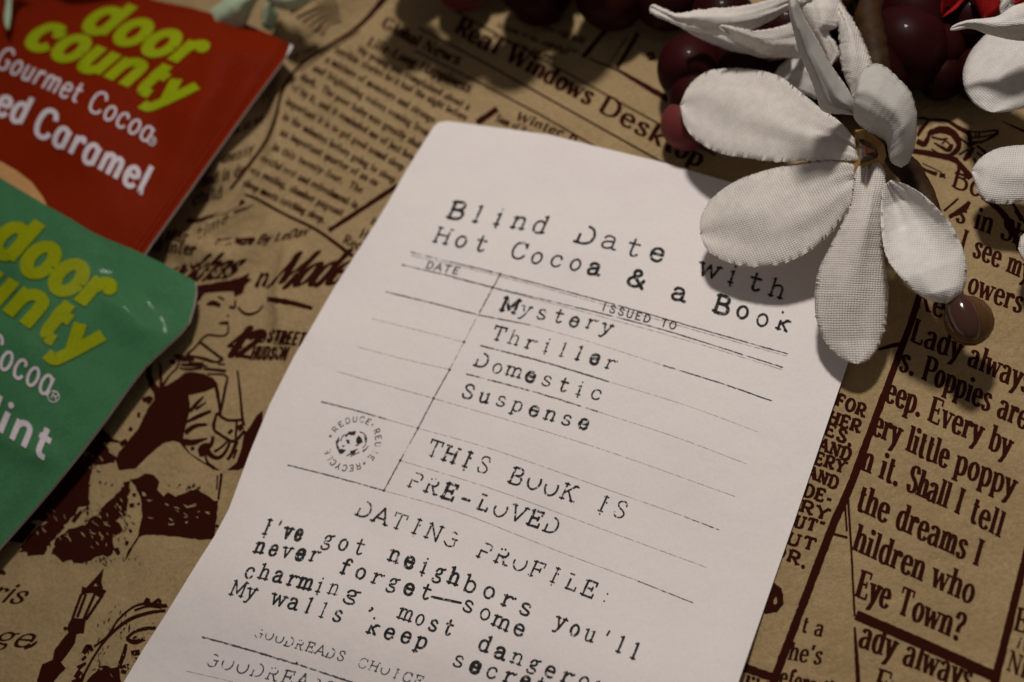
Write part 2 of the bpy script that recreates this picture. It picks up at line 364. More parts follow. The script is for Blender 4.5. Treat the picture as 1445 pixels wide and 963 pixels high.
# ------------------------------------------------------------------ lettering: skeleton strokes, drawn with a pen per typeface
def el(cx, cy, rx, ry, a0=0, a1=360, n=18):
    t = np.radians(np.linspace(a0, a1, n)); return ('p', [(cx + rx * math.cos(a), cy + ry * math.sin(a)) for a in t])
def S(*a): return ('s', list(zip(a[::2], a[1::2])))
def Ln(*a): return ('l', list(zip(a[::2], a[1::2])))
def D(x, y): return ('d', [(x, y)])
def Fs(x, y, t): return ('f', (x, y, t))
def Vt(*a): return ('v', list(zip(a[::2], a[1::2])))
bowl_b = S(.09, .5, .16, .63, .29, .68, .42, .58, .47, .34, .42, .1, .28, 0, .17, .03, .09, .15)
bowl_d = S(.42, .5, .35, .63, .22, .68, .09, .58, .04, .34, .09, .1, .22, 0, .34, .03, .42, .15)
G = {
 'a': (.56, [S(.07, .54, .14, .66, .27, .68, .39, .61, .42, .46), Ln(.42, .47, .42, .12), S(.42, .14, .45, .02, .56, .03), S(.42, .41, .24, .38, .1, .3, .05, .17, .11, .03, .23, 0, .36, .06, .42, .16)]),
 'b': (.53, [Ln(.09, 0, .09, 1), bowl_b, Fs(.09, 1, 'l')]),
 'c': (.49, [S(.43, .53, .38, .64, .27, .68, .13, .6, .06, .34, .13, .08, .27, 0, .39, .04, .46, .17), D(.41, .54)]),
 'd': (.54, [Ln(.42, 1, .42, 0), bowl_d, Fs(.42, 1, 'l'), Fs(.42, 0, 'r')]),
 'e': (.5, [Ln(.07, .37, .44, .37), S(.45, .36, .42, .57, .27, .68, .12, .6, .06, .34, .13, .08, .28, 0, .4, .04, .46, .16)]),
 'f': (.38, [S(.42, .9, .36, 1.0, .26, .99, .19, .9, .18, .76), Ln(.18, .77, .18, 0), Vt(.04, .66, .36, .66), Fs(.18, 0, 'b')]),
 'g': (.53, [el(.24, .46, .17, .21), S(.14, .28, .09, .2, .13, .11, .27, .08, .41, .05, .46, -.08, .36, -.23, .2, -.26, .06, -.19, .06, -.07, .15, .03), Ln(.36, .6, .5, .66)]),
 'h': (.53, [Ln(.09, 0, .09, 1), S(.09, .46, .18, .63, .3, .68, .41, .62, .44, .46), Ln(.44, .47, .44, 0), Fs(.09, 0, 'b'), Fs(.44, 0, 'b'), Fs(.09, 1, 'l')]),
 'i': (.24, [Ln(.12, 0, .12, .68), D(.12, .92), Fs(.12, 0, 'b'), Fs(.12, .68, 'l')]),
 'j': (.24, [Ln(.14, .68, .14, -.1), S(.14, -.1, .1, -.24, -.04, -.26), D(.14, .92), Fs(.14, .68, 'l')]),
 'k': (.52, [Ln(.09, 0, .09, 1), Ln(.42, .66, .11, .26), Ln(.2, .38, .46, 0), Fs(.09, 0, 'b'), Fs(.46, 0, 'b'), Fs(.42, .66, 'b'), Fs(.09, 1, 'l')]),
 'l': (.24, [Ln(.12, 0, .12, 1), Fs(.12, 0, 'b'), Fs(.12, 1, 'l')]),
 'm': (.82, [Ln(.09, 0, .09, .68), S(.09, .46, .17, .63, .27, .68, .37, .62, .4, .46), Ln(.4, .47, .4, 0), S(.4, .46, .48, .63, .58, .68, .68, .62, .71, .46), Ln(.71, .47, .71, 0), Fs(.09, 0, 'b'), Fs(.4, 0, 'b'), Fs(.71, 0, 'b'), Fs(.09, .68, 'l')]),
 'n': (.53, [Ln(.09, 0, .09, .68), S(.09, .46, .18, .63, .3, .68, .41, .62, .44, .46), Ln(.44, .47, .44, 0), Fs(.09, 0, 'b'), Fs(.44, 0, 'b'), Fs(.09, .68, 'l')]),
 'o': (.52, [el(.26, .34, .2, .34)]),
 'p': (.53, [Ln(.09, -.3, .09, .68), bowl_b, Fs(.09, -.3, 'b'), Fs(.09, .68, 'l')]),
 'q': (.53, [Ln(.42, .68, .42, -.3), bowl_d, Fs(.42, -.3, 'b')]),
 'r': (.4, [Ln(.1, 0, .1, .68), S(.1, .42, .17, .6, .27, .68, .37, .63), D(.35, .6), Fs(.1, 0, 'b'), Fs(.1, .68, 'l')]),
 's': (.44, [S(.36, .53, .32, .65, .21, .68, .1, .62, .08, .5, .17, .4, .3, .31, .38, .2, .34, .06, .21, 0, .1, .04, .05, .17)]),
 't': (.36, [Ln(.16, .9, .16, .15), S(.16, .17, .2, .02, .28, 0, .36, .07), Vt(.03, .66, .34, .66)]),
 'u': (.53, [Ln(.09, .68, .09, .2), S(.09, .22, .13, .05, .22, 0, .33, .05, .42, .18), Ln(.42, .68, .42, 0), Fs(.09, .68, 'l'), Fs(.42, .68, 'l'), Fs(.42, 0, 'r')]),
 'v': (.48, [Ln(.04, .68, .24, 0), Vt(.24, 0, .44, .68), Fs(.04, .68, 'b'), Fs(.44, .68, 'b')]),
 'w': (.74, [Ln(.03, .68, .19, 0), Vt(.19, 0, .36, .62), Ln(.36, .62, .53, 0), Vt(.53, 0, .7, .68), Fs(.03, .68, 'b'), Fs(.7, .68, 'b')]),
 'x': (.5, [Ln(.05, .68, .44, 0), Vt(.06, 0, .43, .68), Fs(.05, .68, 'b'), Fs(.43, .68, 'b'), Fs(.06, 0, 'b'), Fs(.44, 0, 'b')]),
 'y': (.48, [Ln(.04, .68, .25, .02), Ln(.44, .68, .25, .02, .15, -.2), S(.15, -.2, .1, -.27, .0, -.25), Fs(.04, .68, 'b'), Fs(.44, .68, 'b')]),
 'z': (.46, [Vt(.06, .66, .4, .66), Ln(.4, .66, .05, .02), Vt(.05, .02, .42, .02)]),
 'A': (.72, [Vt(.04, 0, .36, 1), Ln(.36, 1, .68, 0), Vt(.15, .33, .57, .33), Fs(.04, 0, 'b'), Fs(.68, 0, 'b')]),
 'B': (.62, [Ln(.1, 0, .1, 1), S(.1, .99, .36, .99, .5, .88, .49, .66, .34, .54, .1, .53), S(.1, .53, .4, .52, .56, .4, .56, .14, .4, .01, .1, .01), Fs(.1, 0, 'l'), Fs(.1, 1, 'l')]),
 'C': (.66, [S(.6, .74, .5, .95, .34, 1, .14, .88, .06, .5, .14, .12, .34, 0, .52, .06, .61, .25), Fs(.6, .86, 'v')]),
 'D': (.68, [Ln(.1, 0, .1, 1), S(.1, .99, .36, .99, .56, .82, .62, .5, .56, .18, .36, .01, .1, .01), Fs(.1, 0, 'l'), Fs(.1, 1, 'l')]),
 'E': (.6, [Ln(.1, 0, .1, 1), Vt(.1, .98, .54, .98), Vt(.1, .52, .42, .52), Vt(.1, .02, .56, .02), Fs(.54, .88, 'v'), Fs(.56, .12, 'v'), Fs(.42, .52, 'v'), Fs(.1, 0, 'l'), Fs(.1, 1, 'l')]),
 'F': (.58, [Ln(.1, 0, .1, 1), Vt(.1, .98, .54, .98), Vt(.1, .52, .42, .52), Fs(.54, .88, 'v'), Fs(.42, .52, 'v'), Fs(.1, 0, 'b'), Fs(.1, 1, 'l')]),
 'G': (.7, [S(.6, .76, .5, .95, .34, 1, .14, .88, .06, .5, .14, .12, .34, 0, .5, .04, .6, .16), Ln(.6, .4, .6, .06), Vt(.42, .41, .66, .41), Fs(.6, .86, 'v')]),
 'H': (.7, [Ln(.1, 0, .1, 1), Ln(.6, 0, .6, 1), Vt(.1, .52, .6, .52), Fs(.1, 0, 'b'), Fs(.1, 1, 'b'), Fs(.6, 0, 'b'), Fs(.6, 1, 'b')]),
 'I': (.26, [Ln(.13, 0, .13, 1), Fs(.13, 0, 'b'), Fs(.13, 1, 'b')]),
 'J': (.46, [Ln(.36, 1, .36, .26), S(.36, .26, .32, .06, .2, 0, .08, .06, .05, .2), Fs(.36, 1, 'b')]),
 'K': (.64, [Ln(.1, 0, .1, 1), Vt(.56, 1, .12, .42), Ln(.26, .58, .6, 0), Fs(.1, 0, 'b'), Fs(.1, 1, 'b'), Fs(.56, 1, 'b'), Fs(.6, 0, 'b')]),
 'L': (.58, [Ln(.1, 0, .1, 1), Vt(.1, .02, .54, .02), Fs(.54, .12, 'v'), Fs(.1, 1, 'b'), Fs(.1, 0, 'l')]),
 'M': (.84, [Vt(.1, 0, .1, 1), Ln(.1, 1, .42, .2), Vt(.42, .2, .74, 1), Ln(.74, 1, .74, 0), Fs(.1, 0, 'b'), Fs(.74, 0, 'b'), Fs(.1, 1, 'l'), Fs(.74, 1, 'r')]),
 'N': (.7, [Vt(.1, 0, .1, 1), Ln(.1, 1, .6, 0), Vt(.6, 0, .6, 1), Fs(.1, 0, 'b'), Fs(.1, 1, 'l'), Fs(.6, 1, 'b')]),
 'O': (.72, [el(.36, .5, .3, .5)]),
 'P': (.58, [Ln(.1, 0, .1, 1), S(.1, .99, .38, .99, .54, .88, .54, .6, .38, .48, .1, .47), Fs(.1, 0, 'b'), Fs(.1, 1, 'l')]),
 'R': (.66, [Ln(.1, 0, .1, 1), S(.1, .99, .38, .99, .54, .88, .54, .6, .38, .48, .1, .47), Ln(.32, .47, .6, 0), Fs(.1, 0, 'b'), Fs(.1, 1, 'l'), Fs(.6, 0, 'r')]),
 'S': (.58, [S(.49, .76, .42, .95, .28, 1, .12, .92, .09, .74, .2, .58, .4, .45, .52, .28, .46, .07, .28, 0, .14, .05, .07, .25)]),
 'T': (.68, [Ln(.34, 0, .34, 1), Vt(.04, .98, .64, .98), Fs(.05, .88, 'v'), Fs(.63, .88, 'v'), Fs(.34, 0, 'b')]),
 'U': (.68, [Ln(.1, 1, .1, .3), S(.1, .31, .15, .07, .34, 0, .53, .07, .58, .3), Vt(.58, .29, .58, 1), Fs(.1, 1, 'b'), Fs(.58, 1, 'b')]),
 'V': (.68, [Ln(.04, 1, .34, 0), Vt(.34, 0, .64, 1), Fs(.04, 1, 'b'), Fs(.64, 1, 'b')]),
 'W': (.96, [Ln(.03, 1, .26, 0), Vt(.26, 0, .48, .9), Ln(.48, .9, .7, 0), Vt(.7, 0, .93, 1), Fs(.03, 1, 'b'), Fs(.93, 1, 'b')]),
 'Y': (.66, [Ln(.04, 1, .33, .48), Vt(.62, 1, .33, .48), Ln(.33, .48, .33, 0), Fs(.33, 0, 'b'), Fs(.04, 1, 'b'), Fs(.62, 1, 'b')]),
 '&': (.7, [S(.66, 0, .44, .3, .22, .64, .2, .86, .32, .98, .44, .88, .42, .7, .14, .46, .06, .22, .16, .04, .34, 0, .52, .14, .62, .44)]),
 '?': (.48, [S(.06, .74, .12, .94, .26, 1, .42, .9, .42, .7, .28, .52, .24, .38, .24, .27), D(.24, .05)]),
 ':': (.24, [D(.12, .08), D(.12, .56)]), '.': (.24, [D(.12, .05)]), ',': (.24, [D(.12, .06), Ln(.15, .04, .08, -.15)]),
 "'": (.2, [Ln(.12, 1, .08, .72)]), '"': (.34, [Ln(.1, 1, .1, .75), Ln(.24, 1, .24, .75)]),
 '-': (.44, [Vt(.05, .36, .39, .36)]), '_': (.8, [Vt(-.06, .36, .86, .36)]), '(': (.3, [S(.24, 1.05, .1, .75, .08, .4, .12, .1, .24, -.15)]),
 '4': (.58, [Ln(.4, 0, .4, 1), Vt(.4, 1, .04, .3), Vt(.04, .3, .56, .3)]), '2': (.56, [S(.08, .74, .15, .95, .29, 1, .45, .89, .43, .66, .24, .34, .06, .03), Vt(.06, .03, .52, .03)]),
 '1': (.4, [Ln(.22, 0, .22, 1), Vt(.22, 1, .06, .84)]), ' ': (.3, []), '*': (.3, [D(.15, .45)]),
}
GS = dict(G)   # plain italic-sans shapes: single-storey a, no serifs
GS['a'] = (.53, [Ln(.42, .68, .42, 0), bowl_d]); GS['y'] = (.5, [Ln(.05, .68, .25, .06), Ln(.46, .68, .25, .06, .16, -.16), S(.16, -.16, .1, -.26, -.06, -.25)])
GS['l'] = (.26, [Ln(.1, 1, .1, .16), S(.1, .17, .12, .02, .24, .03)]); GS['t'] = (.38, [Ln(.16, .92, .16, .22), S(.16, .3, .175, .16, .23, .08, .31, .06, .38, .07), Ln(.03, .62, .37, .62)])
GS['M'] = (.84, [Ln(.1, 0, .14, 1), Ln(.14, 1, .42, .25), Ln(.42, .25, .72, 1), Ln(.72, 1, .76, 0)]); GS['G'] = (.7, [S(.6, .8, .5, .96, .34, 1, .14, .88, .06, .5, .14, .12, .34, 0, .5, .03, .6, .1), Ln(.6, .44, .6, .08), Ln(.4, .44, .64, .44)])
GT = dict(G)   # typewriter shapes with worn type: weak tops, broken bowls, hanging feet
GT['l'] = (.44, [Ln(.22, 0, .22, 1), Fs(.22, 0, 'b'), Fs(.22, 1, 'l')]); GT['i'] = (.44, [Ln(.22, 0, .22, .68), D(.22, .93), Fs(.22, 0, 'b'), Fs(.22, .68, 'l'), D(.25, -.12)])
GT['I'] = (.5, [Ln(.25, .02, .25, 1), Fs(.25, 0, 'b'), Fs(.25, 1, 'b'), D(.28, -.14), D(.36, .62)]); GT['r'] = (.5, [Ln(.15, 0, .15, .68), S(.15, .42, .24, .6, .36, .67, .44, .62), D(.44, .6), Fs(.15, 0, 'b'), Fs(.15, .68, 'l'), D(.54, .66)])
GT['t'] = (.46, [Ln(.2, .9, .2, .14), S(.2, .16, .24, .02, .34, 0, .44, .1), Ln(.05, .64, .42, .64)])
GT['O'] = (.66, [el(.33, .48, .29, .48, 165, 395)]); GT['G'] = (.66, [S(.5, .86, .38, .92, .3, .9), Ln(.58, .5, .58, .1), Ln(.4, .5, .64, .5), S(.1, .2, .3, 0, .5, .04)])
GT['D'] = (.66, [Ln(.1, 0, .1, .45), S(.3, .97, .5, .85, .6, .5, .54, .18, .34, .01, .1, .01), Ln(.0, .01, .1, .01)])
GT['P'] = (.6, [Ln(.12, 0, .12, .5), S(.16, .98, .4, .97, .54, .86, .52, .64), Ln(.12, .47, .42, .47), Fs(.12, 0, 'b')])
GT['R'] = (.66, [Ln(.12, 0, .12, .55), D(.3, .95), D(.14, .9), Ln(.12, .5, .46, .5), Ln(.32, .47, .56, 0), S(.5, .8, .52, .66, .44, .53), Fs(.12, 0, 'b'), Fs(.58, 0, 'b')])
GT['L'] = (.58, [Ln(.16, 0, .16, .62), Ln(.1, .02, .54, .02), Fs(.16, 1, 'b'), Fs(.54, .12, 'v')])
GT['g'] = (.56, [S(.34, .66, .2, .62, .12, .44), Ln(.38, .62, .54, .7), S(.36, .58, .41, .47, .36, .35, .26, .29), S(.2, .3, .14, .22, .24, .14, .4, .12), S(.42, .1, .47, -.04, .38, -.17, .22, -.22, .1, -.16, .08, -.06)])
GT['k'] = (.56, [Ln(.12, 0, .14, .5), D(.12, 1), Ln(.44, .64, .14, .3), Ln(.22, .4, .48, .02), Fs(.12, 0, 'b'), Fs(.44, .66, 'b'), Fs(.48, 0, 'l')])
GT['H'] = (.7, [Ln(.12, 0, .12, .9), Ln(.58, 0, .58, .75), Vt(.12, .52, .58, .52), Fs(.12, 0, 'b'), Fs(.58, 0, 'b'), Fs(.12, 1, 'b'), Fs(.58, 1, 'r')])
GT['s'] = (.5, [S(.4, .56, .34, .65, .22, .68, .1, .6, .09, .5), Ln(.09, .43, .42, .25), S(.44, .2, .4, .05, .25, 0, .12, .03, .07, .12)])
GT['c'] = (.5, [S(.44, .5, .4, .63, .27, .68, .12, .6, .05, .36, .1, .12, .2, .02), S(.24, 0, .38, .04, .46, .16), D(.44, .54)])
FONTS = {  # pen width of stems and hairlines, tilt of the pen, half length of the slabs, round ends, glyph set, cell (mono) or None
 'type': dict(wv=.135, wh=.125, tilt=0, slab=.13, st=.11, rnd=1, g=GT, cell=.86, sb=0),
 'typeb': dict(wv=.16, wh=.15, tilt=0, slab=.12, st=.11, rnd=1, g=GT, cell=.86, sb=0),
 'roman': dict(wv=.165, wh=.075, tilt=12, slab=.125, st=.07, rnd=0, g=G, cell=None, sb=.06),
 'romanb': dict(wv=.24, wh=.10, tilt=14, slab=.12, st=.065, rnd=0, g=G, cell=None, sb=.06),
 'slab': dict(wv=.29, wh=.2, tilt=8, slab=.2, st=.18, rnd=0, g=G, cell=None, sb=.09),
 'sans': dict(wv=.12, wh=.12, tilt=0, slab=0, st=0, rnd=0, g=GS, cell=None, sb=.06),
 'sansb': dict(wv=.19, wh=.17, tilt=0, slab=0, st=0, rnd=0, g=GS, cell=None, sb=.07),
 'heavy': dict(wv=.215, wh=.2, tilt=0, slab=0, st=0, rnd=0, g=GS, cell=None, sb=.05),
 'brush': dict(wv=.22, wh=.10, tilt=20, slab=0, st=0, rnd=1, g=G, cell=None, sb=.02),
 'cap': dict(wv=.16, wh=.13, tilt=0, slab=0, st=0, rnd=1, g=G, cell=.9, sb=0),
}
def advance(ch, f): return f['cell'] if f['cell'] else f['g'].get(ch, G[' '])[0] + 2 * f['sb']
def text(pr, s, anchors, ups, font='roman', wscale=1.0, jit=.05, rough=0, bold='', sub=3):
    """anchors: [(character index, px, py)] along the baseline; ups: up vectors for cap height, one per anchor or a single one"""
    f = FONTS[font]; adv = np.r_[0, np.cumsum([advance(c, f) for c in s])]
    an = np.array([(np.interp(a[0], range(len(s) + 1), adv), a[1], a[2]) for a in anchors], float)
    ups = np.array(ups if isinstance(ups[0], (tuple, list)) else [ups] * len(an), float)
    def pos(x):
        if x <= an[0, 0] or x >= an[-1, 0]:
            i, j = (0, 1) if x <= an[0, 0] else (-2, -1)
            t = (x - an[i, 0]) / (an[j, 0] - an[i, 0]); return an[i, 1:] + (an[j, 1:] - an[i, 1:]) * t
        return np.array([np.interp(x, an[:, 0], an[:, k]) for k in (1, 2)])
    def upv(x): return np.array([np.interp(x, an[:, 0], ups[:, k]) for k in (0, 1)])
    for i, ch in enumerate(s):
        g = f['g'].get(ch)
        if not g: continue
        a = advance(ch, f); x0 = adv[i] + (a - g[0]) / 2; xm = adv[i] + a / 2
        B0, B1 = pos(adv[i]), pos(adv[i] + a); tx = (B1 - B0) / a; U = upv(xm); Bm = (B0 + B1) / 2
        hgt = abs(tx[0] * U[1] - tx[1] * U[0]) / (np.linalg.norm(tx) + 1e-9)
        k = np.linalg.norm(tx) / np.linalg.norm(hgt)          # how much the fit stretches the letter
        dy = rng.normal(0, rough * .03); ws = wscale * (1 + rough * rng.normal(0, .12)) * (1.45 if ch in bold else 1)
        M = lambda q: Bm[None] + (q[:, :1] / k + x0 - xm) * tx[None] + (q[:, 1:2] + dy) * U[None]
        def stroke(pts, wfun, n, rnd):
            Q = np.array(pts, float); Q[:, 0] *= k
            d = np.linalg.norm(np.diff(Q, axis=0), axis=1).sum()
            if d < 1e-6: return
            Q = resample(Q, n); T = np.gradient(Q, axis=0); T /= np.linalg.norm(T, axis=1)[:, None] + 1e-9
            w = np.array([wfun(t) for t in T]) * ws * .5
            if jit: w *= 1 + jit * rng.standard_normal(len(w))
            if rnd:
                Q = np.vstack([Q[0] - T[0] * w[0] * .9, Q[0] - T[0] * w[0] * .6, Q, Q[-1] + T[-1] * w[-1] * .6, Q[-1] + T[-1] * w[-1] * .9])
                T = np.vstack([T[0], T[0], T, T[-1], T[-1]]); w = np.r_[w[0] * .35, w[0] * .8, w, w[-1] * .8, w[-1] * .35]
            N = np.c_[-T[:, 1], T[:, 0]]; m = len(Q)
            pr.add(M(np.vstack([Q + N * w[:, None], Q - N * w[:, None]])), [(j, j + 1, m + j + 1, m + j) for j in range(m - 1)], pr.lay())
        tl = math.radians(f['tilt']); ax = np.array([math.sin(tl) * -1, math.cos(tl)])
        def nib(t):
            c = abs(t @ ax); return math.sqrt((f['wv'] * c) ** 2 + (f['wh'] ** 2) * (1 - c * c))
        thin = lambda t: f['wh']
        for kind, p in g[1]:
            if kind == 'p': stroke(p, nib, 6 * sub, 0)
            elif kind == 's':
                q = smooth_line(p, 5); stroke(q, nib, max(4, int(2.2 * sub * len(p) / 2.5)), f['rnd'])
            elif kind in 'lv':
                for A, Bq in zip(p[:-1], p[1:]):
                    A, Bq = np.array(A), np.array(Bq); e = (Bq - A) / (np.linalg.norm(Bq - A) + 1e-9) * (.3 * f['wh'] if len(p) > 2 else 0)
                    stroke([A - e, Bq + e], thin if (kind == 'v' and font not in ('type',)) else nib, 3 if sub < 3 else 5, f['rnd'])
            elif kind == 'd':
                r = f['wv'] * .62 * (1 if f['tilt'] or font in ('cap',) else .85) * ws; c = np.array(p[0]); t = np.linspace(0, 2 * np.pi, 9)[:-1]
                q = np.c_[c[0] * k + r * np.cos(t), c[1] + r * np.sin(t)]; pr.add(M(q), [tuple(range(8))], pr.lay())
            elif kind == 'f' and f['slab']:
                x, y, tt = p; sl = f['slab'] / max(k, .45)
                if tt == 'v': stroke([(x, y - .12), (x, y + .12)], lambda t: f['st'], 3, f['rnd'])
                else:
                    yy = y + (f['st'] * .5 if y < .01 else -f['st'] * .5)
                    stroke([(x - (sl if tt in 'bl' else 0), yy), (x + (sl if tt in 'br' else 0), yy)], lambda t: f['st'], 3, f['rnd'])
# ================================================================== SETTING
tb = mesh_obj('table', [(-1.2, -1.2, -.004), (1.2, -1.2, -.004), (1.2, 1.2, -.004), (-1.2, 1.2, -.004)], [(0, 1, 2, 3)], M_TABLE, smooth=False)
tb['kind'] = 'structure'
# ================================================================== printed wrapping paper
gx = np.arange(-.125, .150, .0011); gy = np.arange(-.115, .170, .0011)
X, Y = np.meshgrid(gx, gy); Zp = paper_fn(X.ravel(), Y.ravel()); nx_, ny_ = len(gx), len(gy)
PV = np.c_[X.ravel(), Y.ravel(), Zp]
PF = [(j * nx_ + i, j * nx_ + i + 1, (j + 1) * nx_ + i + 1, (j + 1) * nx_ + i) for j in range(ny_ - 1) for i in range(nx_ - 1)]
paper = mesh_obj('wrapping_paper', PV, PF, M_KRAFT)
tag(paper, 'creased brown kraft paper sheet covered in dark vintage newspaper print', 'wrapping paper')
# --- large story text on the right
p = Print(); R = (9, -33)
for s, an, up in [
    ('Bo', [(0, 1341, 263), (2, 1385, 280)], (8, -29)), ('_.', [(0, 1300, 236), (2, 1338, 254)], (5, -14)),
    ('s in She', [(0, 1347, 312), (8, 1460, 355)], (8, -29)), ('I see my', [(0, 1352, 352), (2, 1371, 361), (8, 1452, 398)], (8, -29)),
    ('owers I', [(0, 1363, 412), (5, 1441, 443), (7, 1466, 455)], (8, -30)), ('Ke', [(0, 1290, 432), (2, 1331, 450)], (8, -31)), ('Lady always', [(0, 1283, 481), (4, 1354, 510), (11, 1452, 556)], (9, -32)),
    ('s. Poppies are', [(0, 1267, 522), (3, 1300, 535), (14, 1447, 607)], (9, -33)),
    ('eep. Every by', [(0, 1247, 565), (5, 1308, 593), (13, 1424, 647)], (9, -34)), ('ery little poppy', [(0, 1229, 612), (4, 1277, 635), (11, 1345, 666), (16, 1430, 704)], (9, -35)),
    ('n it. Shall I tell', [(0, 1213, 662), (6, 1277, 691), (12, 1345, 722), (18, 1412, 760)], (10, -35)), ('the dreams I', [(0, 1206, 718), (4, 1262, 744), (12, 1381, 800)], (10, -36)),
    ('hildren who', [(0, 1202, 775), (8, 1312, 826), (11, 1372, 854)], (10, -36)), ('Eye Town?', [(0, 1206, 841), (4, 1263, 864), (9, 1356, 906)], (10, -37)),
    ('ady always', [(0, 1210, 911), (4, 1272, 936), (10, 1368, 976)], (10, -36)), ('Eye', [(0, 1230, 978), (3, 1290, 1000)], (10, -35)),
    ('t a', [(0, 1129, 891), (3, 1161, 899)], (6, -22)), ("he's", [(0, 1111, 931), (4, 1159, 938)], (6, -25)), ('efore the', [(0, 1098, 966), (5, 1150, 980), (9, 1190, 992)], (6, -25)),
    ('lil M', [(0, 1046, 978), (5, 1092, 994)], (8, -26)), ('Ey', [(0, 1430, 889), (2, 1462, 898)], (7, -32)), ('Nis', [(0, 1419, 945), (3, 1460, 965)], (7, -28)), ('it', [(0, 1432, 913), (2, 1450, 920)], (5, -14))]:
    text(p, s, an, up, 'roman', wscale=1.06, jit=.05)
p.build('story_text', M_NEWS, paper, PAPER)
p = Print(); R = (5.5, -16.5)
for s, a, b in [('FOR', (1177, 571), (1219.5, 590)), ('HER', (1166, 595), (1213, 612)), ('IES.', (1151, 607), (1203, 631)), ('AND', (1152, 633), (1199, 652)), ('VERY', (1131, 648), (1191, 669)),
                ('AND', (1136, 672), (1181, 692)), ('DE-', (1131, 699), (1174, 713)), ('RY', (1126, 721), (1168, 736)), ('OUT"', (1101, 738), (1161, 754)), ('BUT', (1087, 760), (1150, 779)), ('FOR.', (1068, 775), (1138, 803))]:
    text(p, s, [(0, *a), (len(s), *b)], R, 'slab', jit=.1)
p.build('notice_text', M_NEWS, paper, PAPER)
# --- rules on the right
p = Print()
p.ribbon([(1312, 370), (1284, 460), (1199, 689), (1176, 740), (1095, 953), (1050, 1080)], [9, 9, 11, 11.5, 12, 12], smooth=False, jit=.05)
p.ribbon([(1240, 494), (1256, 489), (1271, 486)], [4, 5.5, 6])
p.ribbon([(1040, 939), (1093, 957)], 12, False); p.ribbon([(1196, 693), (1201, 770), (1206, 870)], 3.2, False); p.ribbon([(1192, 706), (1195, 750)], 3, False)
p.ribbon([(1206, 885), (1209, 930), (1212, 985)], [3, 6, 7], False); p.ribbon([(1177, 754), (1196, 759)], 3.5, False)
p.ribbon([(1208, 868), (1300, 908), (1404, 955)], [14, 14.5, 16], False, .04); p.ribbon([(1470, 690), (1441, 812), (1405, 958), (1396, 990)], [10, 10.5, 12, 12], False, .05)
p.fill(z2(1025, 683, 3.438, [(225, 470), (270, 510), (278, 580), (245, 625), (190, 632), (165, 600), (190, 540)]), [z2(1025, 683, 3.438, [(238, 545), (250, 550), (240, 590), (228, 585)])], 4, jag=.6)
p.build('column_rule', M_NEWS, paper, PAPER)
# --- rose sketch
p = Print(); q = lambda *a: z2(1280, 140, 8.752, a)
for pts, w in [(q((60, 640), (300, 680), (560, 740), (640, 800), (720, 890), (790, 980)), [7, 8, 8, 7, 8, 9]), (q((130, 240), (230, 240), (250, 290), (170, 380), (130, 460)), [3, 4, 4, 6, 4]),
               (q((250, 260), (480, 270), (640, 360), (760, 430), (780, 560), (760, 600)), [3, 4, 6, 6, 5, 3]), (q((280, 420), (420, 380), (560, 420), (640, 560), (600, 650), (520, 700)), [8, 10, 11, 8, 7, 4]),
               (q((120, 520), (210, 560), (260, 480), (270, 400)), [7, 8, 6, 3]), (q((300, 470), (420, 500), (500, 490)), 3), (q((330, 540), (430, 600), (520, 640), (560, 560)), [2, 4, 5, 4]), (q((430, 560), (470, 520), (530, 570), (500, 610)), 2.2),
               (q((600, 450), (700, 520), (770, 580)), 3), (q((740, 400), (900, 410), (1090, 390), (1115, 420), (1050, 470), (900, 550)), [2, 2, 3, 5, 4, 2]), (q((790, 480), (950, 470), (1060, 440)), 2), (q((850, 420), (850, 480)), 2), (q((890, 420), (885, 480)), 2.5),
               (q((860, 580), (960, 660), (930, 710), (860, 660)), [3, 4, 3, 2]), (q((820, 600), (760, 690), (700, 760)), [5, 8, 5]), (q((640, 690), (760, 620)), 2.5), (q((790, 560), (860, 540), (960, 520)), [6, 4, 1.5]), (q((120, 800), (230, 880), (370, 930)), [2, 4, 6]), (q((400, 940), (470, 950)), 6),
               (q((1180, 280), (1330, 350), (1450, 400)), [1, 2.5, 4]), (q((830, 730), (840, 790)), 3), (q((590, 910), (760, 960)), 3), (q((300, 620), (420, 690), (520, 700)), [2, 3, 5])]: p.ribbon(pts, w, step=3)
q2 = lambda *a: z2(1025, 240, 3.438, a)
for pts, w in [(q2((1055, 200), (1125, 140)), 3), (q2((1080, 230), (1150, 190), (1180, 155)), [5, 9, 5]), (q2((1240, 130), (1330, 200), (1390, 290), (1425, 390)), [6, 8, 9, 8]), (q2((1390, 165), (1450, 260)), 4), (q2((1400, 200), (1430, 250)), 2.5)]: p.ribbon(pts, w, step=3)
p.build('rose_drawing', M_NEWS, paper, PAPER)
